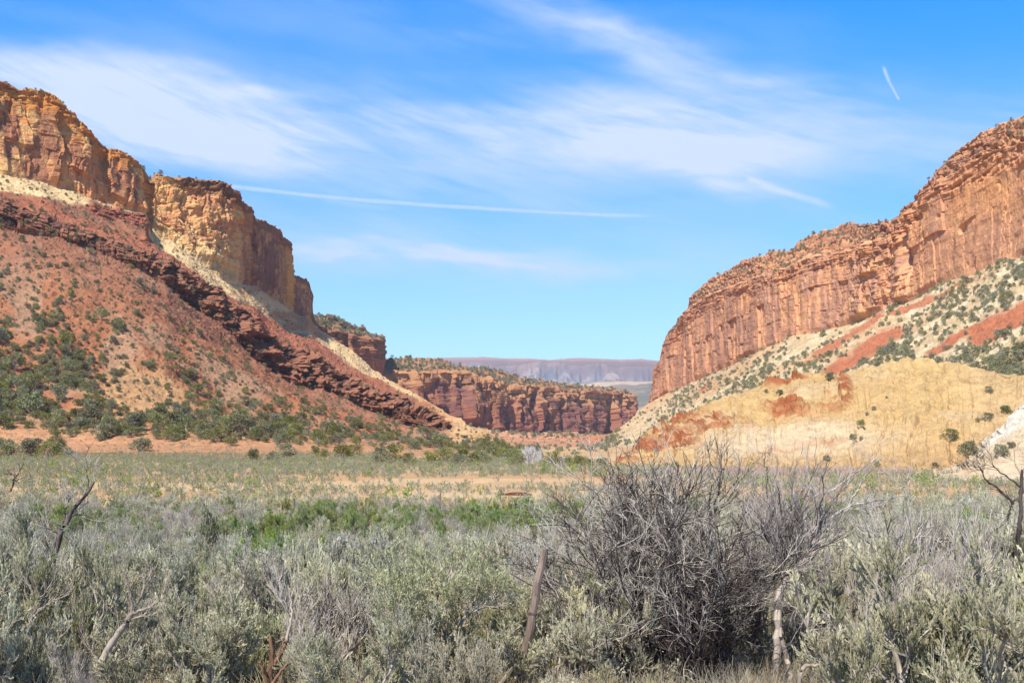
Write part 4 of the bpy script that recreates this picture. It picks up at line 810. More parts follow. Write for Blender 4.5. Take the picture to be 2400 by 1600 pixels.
def gz(px, py, L): return max([math.exp(-(((px-a)/c)**2+((py-b)/d)**2)) for a, b, c, d in L])
G_ZONE = [(780, 1212, 200, 26), (1000, 1235, 160, 22), (200, 1215, 120, 22), (1480, 1205, 80, 22), (655, 1320, 60, 70), (640, 1245, 110, 34), (1130, 1215, 130, 30), (860, 1222, 60, 26), (1395, 1280, 40, 60), (1360, 1215, 90, 28), (1930, 1205, 90, 40), (1250, 1225, 90, 24), (330, 1230, 50, 30), (1600, 1200, 60, 20)]
B_ZONE = [(245, 1230, 60, 90), (455, 1235, 60, 60), (590, 1310, 46, 50), (760, 1290, 60, 30), (1330, 1260, 40, 40), (1960, 1370, 80, 110), (2150, 1330, 80, 80), (2300, 1480, 60, 60), (1170, 1270, 40, 30), (170, 1480, 60, 60), (1030, 1250, 50, 25)]
R_ZONE = [(2130, 1230, 120, 60), (2260, 1290, 130, 70), (2150, 1420, 60, 60)]
pts = place(); r = np.random.default_rng(78); rows = []
for X, Y in pts:
    px = 1200+X/Y*F_PX; edge = 1-sst(0, 260, px+60)+sst(1930, 2200, px)
    h = r.choice([r.uniform(.55, .95), r.uniform(.95, 1.35), r.uniform(1.1, 1.6)], p=[.3, .45, .25])*(1.0 if Y < 30 else .92)+float(edge)*(.55 if Y < 16 else .25)
    if Y < 10.5: h *= .82
    if Y > 54 and r.random() < .3: continue
    if Y < 24 and vn(np.array([[X/1.1, Y/1.5, 3.]]), 55)[0] > .70: continue
    g0 = float(ground_h(X, Y)); py = HOR-(g0+h*.6-CAM_Z)/Y*F_PX
    if Y < 11.6 and 1120 < px < 1345: 
        if Y < 10.2: h *= .55
    if 9.4 < Y < 12.2 and 1440 < px < 1700: continue
    if Y < 10.6 and 1400 < px < 1900: h *= .5
    if Y < 10.2 and 560 < px < 760: h *= .62
    if Y < 9.6 and 190 < px < 420: h *= .6
    u = r.random(); kind = 'sage'
    if u < gz(px, py, G_ZONE)*.85: kind = 'green'
    elif u < gz(px, py, B_ZONE)*.75: kind = 'bare'
    elif Y < 22 and u < gz(px, py, R_ZONE)*.7: kind = 'berry'
    elif u > .90: kind = 'bare'
    elif u > .87 and Y > 14: kind = 'green'
    rows.append((kind, X, Y, g0-.03, h, h*r.uniform(.8, 1.25), px, py))
marks = [(75, 'at the left edge'), (300, 'by the bleached leaning trunk'), (520, 'right of the leaning trunk'), (720, 'by the broken stick'), (930, 'left of the forked sagebrush'), (1130, 'by the forked sagebrush'), (1290, 'by the leaning post'), (1500, 'left of the dead bush'), (1760, 'by the big dead bush'), (1960, 'by the dead tree'), (2200, 'right of the dead tree'), (9999, 'at the right edge')]
def near_label(kind, px, Y, h, w):
    z = [m for a, m in marks if px < a][0]; size = ('low ' if h < .85 else 'tall ' if h > 1.45 else '')+('spreading ' if w/h > 1.1 else 'narrow ' if w/h < .88 else '')
    row = 'in the front row' if Y < 11 else 'in the second row' if Y < 15 else 'in the middle of the thicket' if Y < 26 else 'at the back of the thicket'
    nm = {'sage': 'grey sagebrush', 'green': 'green bush', 'bare': 'leafless bush', 'berry': 'thin bush with small orange and yellow leaves'}[kind]
    return f'{size}{nm} {row} {z}'.replace('in the middle of the thicket', 'amid the thicket').replace('at the back of the thicket', 'at the back').replace('thin bush with small orange and yellow leaves', 'thin orange leaved bush')
sg = sorted([q for q in rows if q[0] == 'sage'], key=lambda q: -q[4]/q[2])
def emit(q):
    kind, X, Y, z, h, w, px, py = q; P = {'sage': NEAR, 'green': GRN, 'bare': BARE, 'berry': BERR}[kind]
    nm = {'sage': 'sagebrush', 'green': 'green_bush', 'bare': 'bare_bush', 'berry': 'orange_leaved_bush'}[kind]
    shrub_thing(nm, P[r.integers(len(P))], (X, Y, z), h, w, r.uniform(0, 6.28), near_label(kind, px, Y, h, w), 'bush', {'sage': 'sagebrush of the near thicket', 'green': 'bright green bushes in the thicket', 'bare': 'leafless bushes in the thicket', 'berry': 'bushes with orange leaves'}[kind])
for q in sg[:300]: emit(q)
rest = sg[300:]; scatter('sagebrush_thicket', MIDm, [(q[1], q[2], q[3]) for q in rest], [(q[5], q[5], q[4]) for q in rest], 81)
for kind in ('green', 'bare', 'berry'):
    for q in [q for q in rows if q[0] == kind][:300]: emit(q)

# ---- the sage flat beyond
FAR = [both('field_sage', *shrub(400+i, 1., .9, 'sage', 2), M_TWIG, M_FIELD) for i in range(6)]
FARG = [both('field_green', *shrub(410+i, 1., .8, 'green', 2), M_TWIG, M_GREEN) for i in range(3)]
FARB = [both('field_bare', *shrub(420+i, 1., .8, 'bare', 2), M_GREY, M_GREY) for i in range(3)]
r = np.random.default_rng(90); n = 60000; Y = np.sqrt(r.uniform(48**2, 345**2, n)); X = r.uniform(-.56, .56, n)*Y; px = 1200+X/Y*F_PX
nz = fbm(np.stack([X/34., Y/7., X*0], -1), 5, 801, .6); nz2 = fbm(np.stack([X/6., Y/5., X*0], -1), 3, 803)
sandz = sst(62, 90, Y+14*nz)*(1-sst(112, 140, Y+16*nz))*sst(150, 700, px+120*nz)*(1-.8*sst(1500, 1800, px))
dens = np.clip(.85+.4*nz2-1.0*sandz*(.40+1.9*np.clip(nz, -.2, 1))-.35*sst(.1, .35, nz)*(Y > 66), .05, 1); dens = np.where(Y > 240, dens*.6*(px < 900), dens)
dens *= np.where((px > 1380) & (Y > 168), 0, 1)
k = r.random(n) < dens*.85; X, Y, px = X[k], Y[k], px[k]; Z = ground_h(X, Y)
P = np.stack([X, Y, Z], -1); n = len(P); S = r.lognormal(0, .30, n)*.66; u = r.random(n)
k0 = u < .84; scatter('field_sagebrush', FAR, P[k0], np.stack([S, S, S*.85], -1)[k0], 91)
k1 = (u >= .84) & (u < .92); scatter('field_green_bushes', FARG, P[k1], np.stack([S, S, S*.95], -1)[k1]*1.15, 92)
k2 = u >= .92; scatter('field_dry_bushes', FARB, P[k2], np.stack([S, S, S*.9], -1)[k2], 93)
i = pick(LEFT, band(LEFT.v, .15, 1.35, .15)*(LEFT.qx > -60)*(LEFT.qx < 1240)*np.clip(.5+fbm(np.stack([LEFT.qx/60., LEFT.v*9, LEFT.v*0], -1), 3, 805), 0, 1), 2600, 96, .1, 1.6); P = LEFT.F.reshape(-1, 3)[i]; S = r.uniform(.45, 1.15, len(P)); scatter('foot_sagebrush', FAR+FARB[:1], P, np.stack([S, S, S*.8], -1), 97)
# belt of bare reddish bushes along the foot of the yellow hill
n = 420; px = r.uniform(1560, 2150, n); Y = r.uniform(124, 140, n); X = (px-1200)/F_PX*Y
M_PINK = wood_mat('bare_pink_twigs', lin(172, 142, 132), lin(196, 170, 158))
PK = [both('bare_belt', *shrub(430+i, 1., .8, 'bare', 2), M_PINK, M_PINK) for i in range(3)]
scatter('bare_bush_belt', PK, np.stack([X, Y, ground_h(X, Y)], -1), np.stack([r.uniform(.8, 1.3, n)]*3, -1), 94)

# ---- dry grass
def tuft(seed, n=60, H=.26):
    r = np.random.default_rng(seed); A = Acc(); a = r.uniform(0, 6.28, n); st = np.stack([np.cos(a), np.sin(a), a*0], -1)*r.uniform(0, .10, n)[:, None]
    d = nrm(np.stack([np.cos(a)*.45, np.sin(a)*.45, a*0+1], -1)+r.normal(0, .22, (n, 3))); q = grow(r, st, d, H*r.uniform(.5, 1.25, n), 5, .12, -.06)
    A.add(tube(q, .0022, .0008, 3), np.repeat(r.uniform(0, 1, n), 15)); return A.mesh('grass_tuft', M_GRASS)
TF = [tuft(i) for i in range(5)]
n = 1500; Y = 7.5+r.uniform(0, 1, n)**1.3*16; X = r.uniform(-.56, .56, n)*Y
scatter('dry_grass', TF, np.stack([X, Y, ground_h(X, Y)], -1), r.uniform(.7, 1.6, n), 95)

# ------------------------------------------------------------------ the dead wood and the fence
def PP(px, py, Y): return np.array([U(px, Y), Y, Zp(py, Y)])
def curve(pts, k=14, seed=0, wob=.012):
    p = np.array([PP(*q) for q in pts]); t = np.linspace(0, 1, len(p)); T = np.linspace(0, 1, k)
    q = np.stack([np.interp(T, t, p[:, i]) for i in range(3)], -1)
    q[1:-1] = (q[:-2]+2*q[1:-1]+q[2:])/4; r = np.random.default_rng(seed); q[1:-1] += r.normal(0, wob, (k-2, 3)); return q
def limb(A, pts, w0, w1, m=6, k=14, seed=0, wob=.012, jit=.12):      # widths in metres
    c = curve(pts, k, seed, wob); A.add(tube(c[None], w0/2, w1/2, m, jit)); return c[None]
def sprays(A, r, poly, per, L, rad, lev=2, spread=.8, up=.3, wander=.18, t0=.3, shrink=.5, nk=4):
    cur = poly
    for i in range(lev):
        p, d, t = kids(r, cur, per if i == 0 else nk, t0, 1., spread, up); cur = grow(r, p, d, L*r.uniform(.5, 1.3, len(p)), 6 if i == 0 else 4, wander, .03); A.add(tube(cur, rad, rad*.5, 3)); L *= shrink; rad *= .62
    return cur

def fence_post(label, a, b, Y, w, lean_top=0., seed=0, wraps=(.35, .62)):
    t = link('fence_post', None, label=label, cat='fence post', group='wooden fence posts', loc=PP(*a, Y)); r = np.random.default_rng(seed); p0 = PP(*a, Y); p1 = PP(*b, Y)-p0; k = 12; m = 9
    c = np.linspace(0, 1, k)[:, None]*p1[None]; c[1:-1] += r.normal(0, .006, (k-2, 3)); R = w/2*(1.12-.22*np.linspace(0, 1, k))*(1+r.normal(0, .05, k))
    V, F = tube(c[None], 0, 0, m, rr=R[None]); V = V.reshape(k, m, 3)+(r.normal(0, .035, m)*w)[None, :, None]*np.array([1., .3, 0]); V[-1, :, 2] += r.uniform(-.05, .04, m)
    Vv = V.reshape(-1, 3); cap = np.concatenate([Vv, [Vv[-m:].mean(0)]]); Ft = np.array([[(k-1)*m+i, (k-1)*m+(i+1) % m, k*m] for i in range(m)])
    me = mkmesh('post', cap, [F, Ft], M_POST, smooth=False); link('post', me, t)
    for f in wraps:
        a_ = np.linspace(0, 4*np.pi, 26); q = p1*f; ring = np.stack([q[0]+np.cos(a_)*w*.57, q[1]+np.sin(a_)*w*.57, q[2]+a_*.0022], -1); A = Acc(); A.add(tube(ring[None], .003, .003, 4)); link('wire_wrap', A.mesh('wire_wrap', M_WIRE), t)
    return t
fence_post('brown fence post leaning to the right in the middle foreground', (1203, 1680), (1276, 1291), 9.7, .084, seed=1)
fence_post('upright fence post standing behind the twigs of the big dead bush', (1775, 1600), (1772, 1284), 11.2, .105, seed=2)
for i, (a, y0, y1, Y, w, lb) in enumerate([(308, 1215, 1182, 58, .09, 'leftmost thin post beyond the thicket, half hidden in sage'), (563, 1225, 1172, 58, .11, 'dark post beyond the thicket, left of the darkest one'), (690, 1225, 1168, 58, .12, 'darkest thin post standing on the sand beyond the thicket'), (1030, 1222, 1156, 58, .09, 'thin post beyond the thicket in the middle of the picture'), (1284, 1220, 1156, 58, .08, 'faint thin post beyond the thicket, right of the red cut bank'), (1527, 1180, 1100, 60, .09, 'tall thin post seen above the left side of the big dead bush')]):
    fence_post(lb, (a, y0), (a+(2 if i % 2 else -1), y1), Y, w, seed=10+i, wraps=())
for z0, z1, lb in [(.35, .45, 'lower strand of rusty fence wire between the two near posts'), (.62, .70, 'upper strand of rusty fence wire between the two near posts')]:
    a, b = PP(1203, 1680, 9.7), PP(1276, 1291, 9.7); c, d = PP(1775, 1600, 11.2), PP(1772, 1284, 11.2); p, q = a+(b-a)*z0, c+(d-c)*z1; T = np.linspace(0, 1, 30)[:, None]; w_ = p*(1-T)+q*T; w_[:, 2] -= .10*np.sin(T[:, 0]*np.pi)
    A = Acc(); A.add(tube(w_[None], .0022, .0022, 4)); o = link('fence_wire', A.mesh('fence_wire', M_WIRE), label=lb, cat='wire', group='fence wires')

def dead_bush():
    r = np.random.default_rng(500); B = PP(1590, 1600, 10.9); t = link('dead_bush', None, label='big grey dead bush with a dense tangle of twigs right of the leaning post', cat='dead bush', loc=B)
    S = Acc(); T = Acc(); TD = Acc(); n = 110; u = r.uniform(-1, 1, n); st = np.stack([u*.34-.08, r.normal(0, .22, n), r.uniform(-.15, .05, n)], -1)
    d = np.stack([u*.52+r.normal(-.06, .16, n), r.normal(0, .30, n), np.ones(n)*1.05], -1); L = (2.42-.6*np.abs(u)+r.normal(0, .2, n))*(1-.30*sst(.4, 1, u))
    s1 = grow(r, st, d, L, 11, .17, .02); S.add(tube(s1, r.uniform(.009, .019, n), .005, 5))
    m = 24; a = r.uniform(0, 1, m); st2 = np.stack([r.uniform(-.5, .0, m), r.normal(-.1, .2, m), r.uniform(.0, .5, m)], -1); d2 = np.stack([-1.*np.ones(m), r.normal(-.1, .25, m), .25+.75*a], -1)
    s1b = grow(r, st2, d2, r.uniform(.8, 1.35, m), 10, .12, .01); G = Acc(); G.add(tube(s1b, .010, .004, 4))
    sprays(TD, r, s1, 8, .46, 0.0062, lev=2, spread=.75, up=.22, wander=.20, t0=.2, shrink=.55, nk=5)
    sprays(T, r, s1, 5, .42, 0.0048, lev=3, spread=.8, up=.22, wander=.22, t0=.4, shrink=.55, nk=4)
    sprays(T, r, s1b, 7, .40, .0044, lev=3, spread=.75, up=.2, wander=.2, t0=.25, shrink=.52, nk=4)
    tw = grow(r, np.stack([r.uniform(-.4, .45, 300), r.normal(0, .3, 300), np.zeros(300)], -1), np.stack([r.normal(-.1, .30, 300), r.normal(0, .3, 300), np.ones(300)], -1), r.uniform(.5, 1.4, 300), 8, .16, .03); TD.add(tube(tw, .006, .003, 3))
    link('main_stems', S.mesh('dead_bush_stems', M_DARK), t); link('low_stems', G.mesh('dead_bush_low', M_GREY), t); link('grey_twigs', T.mesh('dead_bush_twigs', M_GREY), t); link('dark_twigs', TD.mesh('dead_bush_dark_twigs', M_DARK), t)
    # the few longer dark branches standing out of the top
    D = Acc()
    for j, c in enumerate([[(1480, 1420, 10.9), (1490, 1300, 10.8), (1420, 1190, 10.8), (1385, 1145, 10.8), (1340, 1110, 10.8)], [(1520, 1330, 10.9), (1510, 1200, 10.8), (1478, 1140, 10.8), (1445, 1120, 10.8), (1430, 1083, 10.8)], [(1478, 1140, 10.8), (1484, 1112, 10.8), (1470, 1065, 10.8)], [(1420, 1190, 10.8), (1436, 1280, 10.8), (1432, 1350, 10.8)], [(1660, 1300, 10.9), (1662, 1180, 10.9), (1672, 1130, 10.9), (1698, 1100, 10.9), (1690, 1060, 10.9)], [(1698, 1100, 10.9), (1670, 1090, 10.9), (1660, 1060, 10.9)], [(1600, 1300, 10.7), (1598, 1180, 10.7), (1600, 1130, 10.7)], [(1800, 1170, 10.9), (1802, 1110, 10.9), (1790, 1080, 10.9), (1798, 1060, 10.9)], [(1680, 1200, 11), (1740, 1120, 11), (1760, 1090, 11)]]):
        c = [(a, b, y) for a, b, y in c]; q = limb(D, c, .022 if len(c) > 3 else .014, .006, 5, 12, 40+j, .014); q2 = sprays(D, r, q, 5, .22, .0028, 2, .9, .2)
    D.V = [V-B for V in D.V]; link('dark_branches', D.mesh('dead_bush_branches', M_DARK), t)
dead_bush()

def rel(A, B): A.V = [V-B for V in A.V]; return A
def dead_tree():
    r = np.random.default_rng(510); B = PP(1838, 1620, 10.2); t = link('dead_tree', None, label='bleached dead tree with a forked pale trunk and a broom of fine twigs', cat='dead tree', loc=B); T = Acc(); W = Acc(); K = Acc(); L = Acc()
    limb(T, [(1822, 1640, 10.2), (1822, 1520, 10.2), (1824, 1440, 10.2), (1832, 1360, 10.2), (1836, 1335, 10.2)], 90e-3, .055, 9, 16, 1, .012, .16)
    limb(T, [(1870, 1640, 10.1), (1852, 1570, 10.1), (1838, 1525, 10.1), (1830, 1470, 10.1)], .06, .035, 8, 12, 2, .012, .16)
    tops = [[(1836, 1345, 10.2), (1822, 1315, 10.2), (1806, 1280, 10.2), (1800, 1240, 10.2)], [(1836, 1345, 10.2), (1840, 1310, 10.2), (1852, 1270, 10.3), (1850, 1200, 10.3)], [(1836, 1340, 10.2), (1870, 1330, 10.1), (1900, 1280, 10.1), (1930, 1230, 10.1)], [(1832, 1350, 10.2), (1862, 1372, 10.0), (1876, 1430, 10.0), (1888, 1475, 10.0), (1940, 1475, 10.0)], [(1836, 1345, 10.3), (1890, 1340, 10.3), (1950, 1338, 10.3)], [(1834, 1350, 10.3), (1790, 1330, 10.3), (1762, 1320, 10.3)]]
    qs = [limb(W, c, .045 if i < 2 else .026, .012, 6, 12, 60+i, .01) for i, c in enumerate(tops)]
    for q in qs[:3]: sprays(K, r, q, 22, .62, .0062, 3, .6, .42, .16, .05, .55, 4)
    KD = Acc()
    for q in qs[:3]: sprays(KD, r, q, 9, .62, .0075, 2, .6, .42, .2, .05, .5, 4)
    link('dark_twigs', rel(KD, B).mesh('dead_tree_dark_twigs', M_DARK), t)
    for q in qs[3:]: sprays(K, r, q, 12, .34, .0044, 3, .9, .05, .22, .2, .55, 4)
    link('trunk', rel(T, B).mesh('dead_tree_trunk', M_PALE), t); link('branches', rel(W, B).mesh('dead_tree_branches', M_PALE), t)
    M_BRT = wood_mat('brown_grey_twigs', lin(134, 118, 112), lin(180, 168, 160)); link('twigs', rel(K, B).mesh('dead_tree_twigs', M_BRT), t)
dead_tree()
def dead_thing(name, label, cat, limbs, mat, seed, per=6, L=.3, rad=.003, lev=2, spread=.7, up=.2, tmat=None, part='branch_wood'):
    r = np.random.default_rng(seed); B = PP(*limbs[0][0][0]); t = link(name, None, label=label, cat=cat, loc=B); T = Acc(); K = Acc()
    for i, (c, w0, w1) in enumerate(limbs):
        q = limb(T, c, w0, w1, 7, 14, seed+i, .006*c[0][2]/10)
        if per: sprays(K, r, q, per, L, rad, lev, spread, up, .18, .35, .55, 4)
    link('main_branches' if part == 'branch_wood' else part, rel(T, B).mesh(name+'_limbs', mat, True), t)
    if per: link('twigs', rel(K, B).mesh(name+'_twigs', tmat or mat), t)
y = 8.7
dead_thing('leaning_dead_tree', 'bleached dead trunk leaning right with a fan of bare branches at lower left', 'dead trunk', [([(232, 1560, y), (262, 1508, y), (290, 1465, y), (310, 1435, y)], .075, .042), ([(308, 1440, y), (308, 1400, y), (298, 1350, y)], .03, .012), ([(310, 1436, y), (330, 1400, y), (340, 1360, y), (358, 1340, y)], .026, .010), ([(312, 1436, y), (345, 1425, y), (372, 1408, y), (392, 1402, y)], .022, .008), ([(300, 1450, y), (325, 1445, y), (355, 1440, y)], .016, .006), ([(236, 1552, y), (215, 1530, y), (205, 1510, y)], .02, .008), ([(240, 1545, y), (270, 1550, y), (300, 1540, y)], .014, .006)], M_PALE, 520, 7, .16, .0030, 2, .5, .4)
dead_thing('dead_branch', 'thin pale dead branch with a fan of twigs at the left edge', 'dead branch', [([(52, 1480, 8.8), (72, 1455, 8.8), (84, 1430, 8.8)], .024, .012), ([(84, 1430, 8.8), (92, 1400, 8.8), (122, 1375, 8.8)], .012, .005), ([(80, 1440, 8.8), (110, 1415, 8.8), (148, 1392, 8.8)], .012, .005)], M_PALE, 530, 9, .16, .0028, 2, .35, .2)
y = 15.
dead_thing('dead_snag', 'dark dead snag with a curved limb rising above the brush at left', 'dead tree', [([(118, 1330, y), (140, 1255, y), (162, 1205, y), (190, 1172, y), (208, 1150, y), (222, 1128, y)], .10, .02), ([(150, 1230, y), (152, 1200, y), (166, 1165, y)], .04, .012), ([(160, 1210, y), (185, 1205, y), (196, 1208, y)], .03, .01), ([(140, 1250, y), (110, 1235, y), (95, 1240, y)], .03, .01), ([(208, 1150, y), (205, 1110, y), (203, 1080, y)], .02, .006)], M_DARK, 540, 6, .42, .006, 2, .6, .3, tmat=M_GREY)
dead_thing('dead_snag', 'small dark forked branch sticking out near the left edge above the sage', 'dead branch', [([(25, 1150, 14), (38, 1115, 14), (54, 1090, 14)], .03, .008), ([(36, 1118, 14), (26, 1108, 14), (16, 1102, 14)], .018, .006), ([(34, 1124, 14), (55, 1120, 14), (82, 1122, 14)], .016, .005)], M_DARK, 545, 4, .2, .004, 1)
dead_thing('broken_stick', 'broken pale orange stick standing upright above the torn stump', 'broken stick', [([(672, 1500, 9.3), (682, 1455, 9.3), (684, 1425, 9.3), (678, 1384, 9.3)], .034, .016)], M_PALE, 550, 0, part='stick')
dead_thing('broken_stick', 'short black broken stick right of the pale orange one', 'broken stick', [([(738, 1492, 9.6), (746, 1460, 9.6), (757, 1424, 9.6)], .036, .02), ([(738, 1480, 9.6), (728, 1500, 9.6)], .03, .02)], M_DARK, 552, 0, part='stick')
dead_thing('torn_stump', 'torn reddish stump with pale forks at the bottom left of the picture', 'stump', [([(632, 1640, 9.0), (634, 1580, 9.0), (638, 1530, 9.0), (634, 1488, 9.0)], .085, .03), ([(640, 1560, 9.0), (664, 1520, 9.0), (672, 1500, 9.0)], .05, .02), ([(625, 1600, 8.9), (612, 1560, 8.9), (604, 1548, 8.9)], .03, .012), ([(640, 1600, 8.9), (665, 1560, 8.9), (700, 1545, 8.9)], .034, .012)], M_RUST, 555, 3, .10, .003, 1)
dead_thing('dead_branch', 'pale S-shaped dead branch lying low at the foot of the dead tree', 'dead branch', [([(1868, 1625, 9.5), (1874, 1580, 9.5), (1890, 1558, 9.5), (1920, 1556, 9.5), (1945, 1552, 9.5), (1985, 1543, 9.5)], .05, .018), ([(1935, 1550, 9.5), (1930, 1520, 9.5), (1928, 1500, 9.5)], .014, .006)], M_PALE, 560, 4, .2, .003, 2)
dead_thing('dead_sapling', 'thin white dead sapling arching right in front of the yellow hill', 'dead tree', [([(1918, 1250, 11.5), (1935, 1220, 11.5), (1975, 1195, 11.5), (2000, 1180, 11.5), (2060, 1172, 11.5), (2120, 1160, 11.5)], .04, .010), ([(1905, 1165, 11.8), (1960, 1145, 11.8), (2000, 1112, 11.8), (2045, 1080, 11.8), (2078, 1072, 11.8)], .03, .007), ([(1950, 1208, 11.5), (2000, 1190, 11.5), (2070, 1188, 11.5)], .018, .006), ([(1985, 1190, 11.6), (2010, 1150, 11.6), (2030, 1108, 11.6)], .03, .010), ([(1900, 1320, 11.5), (1912, 1270, 11.5), (1920, 1250, 11.5)], .05, .04), ([(2105, 1165, 11.5), (2118, 1135, 11.5), (2126, 1112, 11.5)], .014, .005), ([(2020, 1130, 11.6), (2036, 1110, 11.6), (2028, 1085, 11.6)], .014, .005)], M_GREY, 565, 7, .26, .0032, 2, .8, .2)
dead_thing('dead_sapling', 'pale arching dead twigs left of the big dead bush', 'dead tree', [([(1440, 1400, 11.6), (1350, 1290, 11.6), (1310, 1240, 11.6), (1300, 1210, 11.6)], .026, .008), ([(1430, 1200, 11.9), (1390, 1150, 11.9), (1350, 1120, 11.9), (1290, 1080, 11.9)], .026, .006), ([(1400, 1170, 11.9), (1385, 1120, 11.9), (1388, 1070, 11.9), (1360, 1020, 11.9)], .018, .005)], M_GREY, 570, 9, .30, .003, 2, .8, .25)
dead_thing('dead_limb', 'twisted pale limb with a broken knot under the left side of the dead bush', 'dead limb', [([(1512, 1540, 10.3), (1485, 1510, 10.3), (1460, 1490, 10.3), (1440, 1465, 10.3), (1405, 1458, 10.3)], .06, .03)], M_PALE, 575, 3, .12, .003, 1)
dead_thing('fallen_log', 'pale weathered log lying at the bottom middle of the picture', 'log', [([(1000, 1592, 9.75), (1030, 1578, 9.75), (1070, 1580, 9.75), (1112, 1596, 9.75)], .05, .07)], M_PALE, 580, 0, part='log')
dead_thing('dark_tree', 'dark bare tree with a few orange leaves at the right edge', 'bare tree', [([(2380, 1340, 12), (2388, 1250, 12), (2392, 1180, 12), (2396, 1100, 12)], .07, .03), ([(2375, 1180, 12), (2335, 1140, 12), (2310, 1125, 12), (2296, 1095, 12)], .035, .010), ([(2390, 1140, 12), (2350, 1110, 12), (2325, 1085, 12)], .026, .008), ([(2392, 1160, 12), (2430, 1110, 12), (2450, 1080, 12)], .03, .01), ([(2380, 1170, 12), (2366, 1190, 12), (2362, 1220, 12)], .03, .02)], M_DARK, 585, 7, .34, .0034, 3, .8, .2)

# sagebrush with the forked bare trunk in the middle, and its wide canopy
def forked():
    r = np.random.default_rng(590); y = 9.9; B = PP(1022, 1560, y); t = link('forked_sagebrush', None, label='large old sagebrush with a forked bare trunk showing in the middle foreground', cat='bush', loc=B); T = Acc(); K = Acc(); L = Acc(); Q = []
    for i, (c, w0, w1) in enumerate([([(1018, 1570, y), (1016, 1530, y), (1008, 1480, y), (980, 1435, y), (950, 1410, y)], .05, .02), ([(1024, 1570, y), (1034, 1500, y), (1052, 1450, y), (1062, 1400, y), (1060, 1370, y)], .05, .02), ([(1040, 1530, y), (1066, 1485, y), (1090, 1440, y), (1130, 1420, y), (1165, 1412, y)], .05, .02), ([(1020, 1540, y-.2), (980, 1500, y-.3), (930, 1470, y-.3), (900, 1420, y-.3)], .03, .014), ([(1022, 1540, y+.3), (1000, 1440, y+.5), (990, 1380, y+.6)], .04, .016), ([(1030, 1530, y+.3), (1100, 1430, y+.6), (1130, 1370, y+.7)], .04, .016), ([(1020, 1530, y+.3), (930, 1430, y+.7), (890, 1380, y+.8)], .04, .016)]): Q.append(limb(T, c, w0, w1, 7, 14, 591+i, .008))
    q = np.concatenate(Q); p, d, tt = kids(r, q, 16, .45, 1, .9, .5); s2 = grow(r, p, d, .42*r.uniform(.5, 1.2, len(p)), 6, .2, .08); K.add(tube(s2, .005, .0025, 3)); p, d, tt = kids(r, s2, 6, .2, 1, .7, .5); s3 = grow(r, p, d, .16*r.uniform(.6, 1.3, len(p)), 4, .15, .08); K.add(tube(s3, .0025, .0015, 3)); p, d, tt = kids(r, s3, 3, .2, 1, .6, .5); s4 = grow(r, p, d, .10, 4, .15, .05); twigleaves(r, L, s4, 13, .034, .0085)
    link('trunk', rel(T, B).mesh('forked_trunk', M_TWIG, True), t); link('stems', rel(K, B).mesh('forked_stems', M_TWIG), t); link('foliage', rel(L, B).mesh('forked_foliage', M_SAGE), t)
forked()
# dark upright dead juniper in the thicket, pale tree and dark bush at the mouth of the canyon
w, l = juniper(610, 1., 420, .05); Y = 30.; t = link('dead_juniper', None, label='dark half dead juniper standing up out of the thicket left of the middle', cat='juniper', loc=(U(488, Y), Y, float(ground_h(U(488, Y), Y)))); t.scale = (.75, .75, 2.35)
link('trunk', w.mesh('dead_juniper_trunk', M_DARK), t); link('foliage', l.mesh('dead_juniper_foliage', leaf_mat('dark_needles', lin(70, 76, 52), lin(104, 104, 70))), t)
w, l = shrub(620, 1., .7, 'bare', 0); Y = 178.; M_WHT = wood_mat('white_twigs', lin(206, 196, 190), lin(226, 218, 212)); t = link('pale_bare_tree', None, label='pale leafless tree at the far edge of the flat in the canyon mouth', cat='tree', loc=(U(1242, Y), Y, -.1)); t.scale = (3.9, 3.9, 3.6); w2, _ = shrub(621, 1., .7, 'bare', 2); link('branches', w2.mesh('pale_tree_branches', M_WHT), t); link('twigs', w.mesh('pale_tree_twigs', M_WHT), t)
t = link('dark_bush', None, label='dark round bush right of the pale leafless tree', cat='bush', loc=(U(1296, 170.), 170., -.1)); t.scale = (3.2,)*3; w, l = juniper(630, 1., 900, .055); link('trunk', w.mesh('dark_bush_trunk', M_DARK), t); link('foliage', l.mesh('dark_bush_foliage', M_JUN), t)
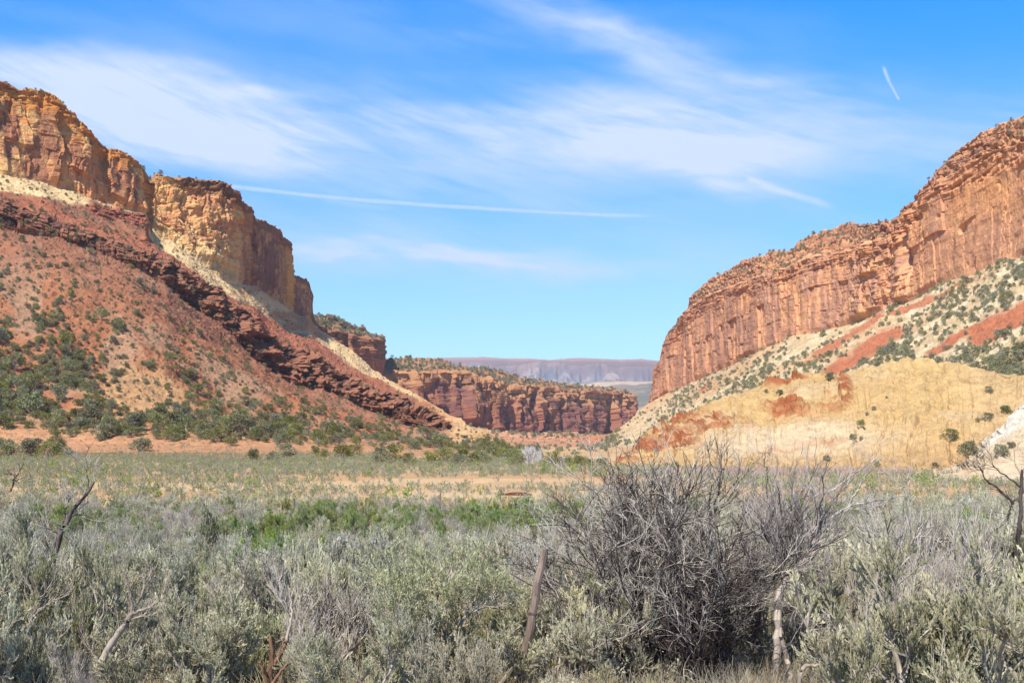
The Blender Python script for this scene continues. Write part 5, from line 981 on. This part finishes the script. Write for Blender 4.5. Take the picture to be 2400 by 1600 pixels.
for a, b, h, Y in [(1330, 0, 1.8, 176.), (1358, 0, 2.2, 172.), (1385, 0, 1.6, 172.), (1408, 0, 2.0, 165.), (1580, 0, 1.6, 150.)]:
    individuals('juniper_bush', JUN, [np.array([U(a, Y), Y, -.05])], [h], int(a), {1330: 'small green bush, first right of the dark round bush', 1358: 'green bush, second right of the dark round bush', 1385: 'low green bush between the talus tip and the yellow hill', 1408: 'green bush touching the left tip of the yellow hill', 1580: 'green bush alone in front of the yellow hill foot'}[a], 'bush', 'bushes at the canyon mouth')
# a small red cut bank in the flat
def cutbank():
    n, m = 70, 14; u = np.linspace(0, 1, n)[None, :]; t = np.linspace(0, 1, m)[:, None]; Y0 = 82.; X0, X1 = U(1160, Y0), U(1250, Y0); X = X0+(X1-X0)*u+t*0; e = np.sin(np.pi*u)**.4
    prof = np.interp(t, [0, .15, .55, .7, 1], [0, 0, 1, 1, 1]); Yv = Y0+np.interp(t, [0, .15, .55, .6, 1], [-1.5, 0, .25, .3, 5.])+0*u; P = np.stack([X, Yv, X*0], -1); Z = float(ground_h(0, Y0))-.12+prof*e*.5*(.7+.5*fbm(P/1.1, 3, 901)); Yv = Yv+fbm(np.stack([X, X*0, Z*2], -1)/.5, 3, 902)*.35
    c = mixc(np.broadcast_to(lin(112, 70, 52), P.shape), lin(214, 172, 130), sst(.5, .6, t+u*0)); me = mkmesh('bank', np.stack([X, Yv, Z], -1).reshape(-1, 3), gridfaces(m, n), M_SOIL, cols=(c*.7).reshape(-1, 3)); link('bank', me, kind='structure')
cutbank()

# ---- labels: where several read alike, say which one by its order from the left
def order_labels():
    W_ = 'first second third fourth fifth sixth seventh eighth ninth tenth eleventh twelfth thirteenth fourteenth fifteenth sixteenth seventeenth eighteenth nineteenth twentieth'.split()
    D = {}
    for o in COL.objects:
        if o.parent is None and o.get('label') and o.location.y > 1: D.setdefault(o['label'], []).append(o)
    for lb, L in D.items():
        if 1 < len(L) <= 40:
            L.sort(key=lambda o: o.location.x/o.location.y); n = len(L)
            for i, o in enumerate(L): o['label'] = (W_[i]+' from left, ' if i < (n+1)//2 else W_[n-1-i]+' from right, ')+lb
order_labels()
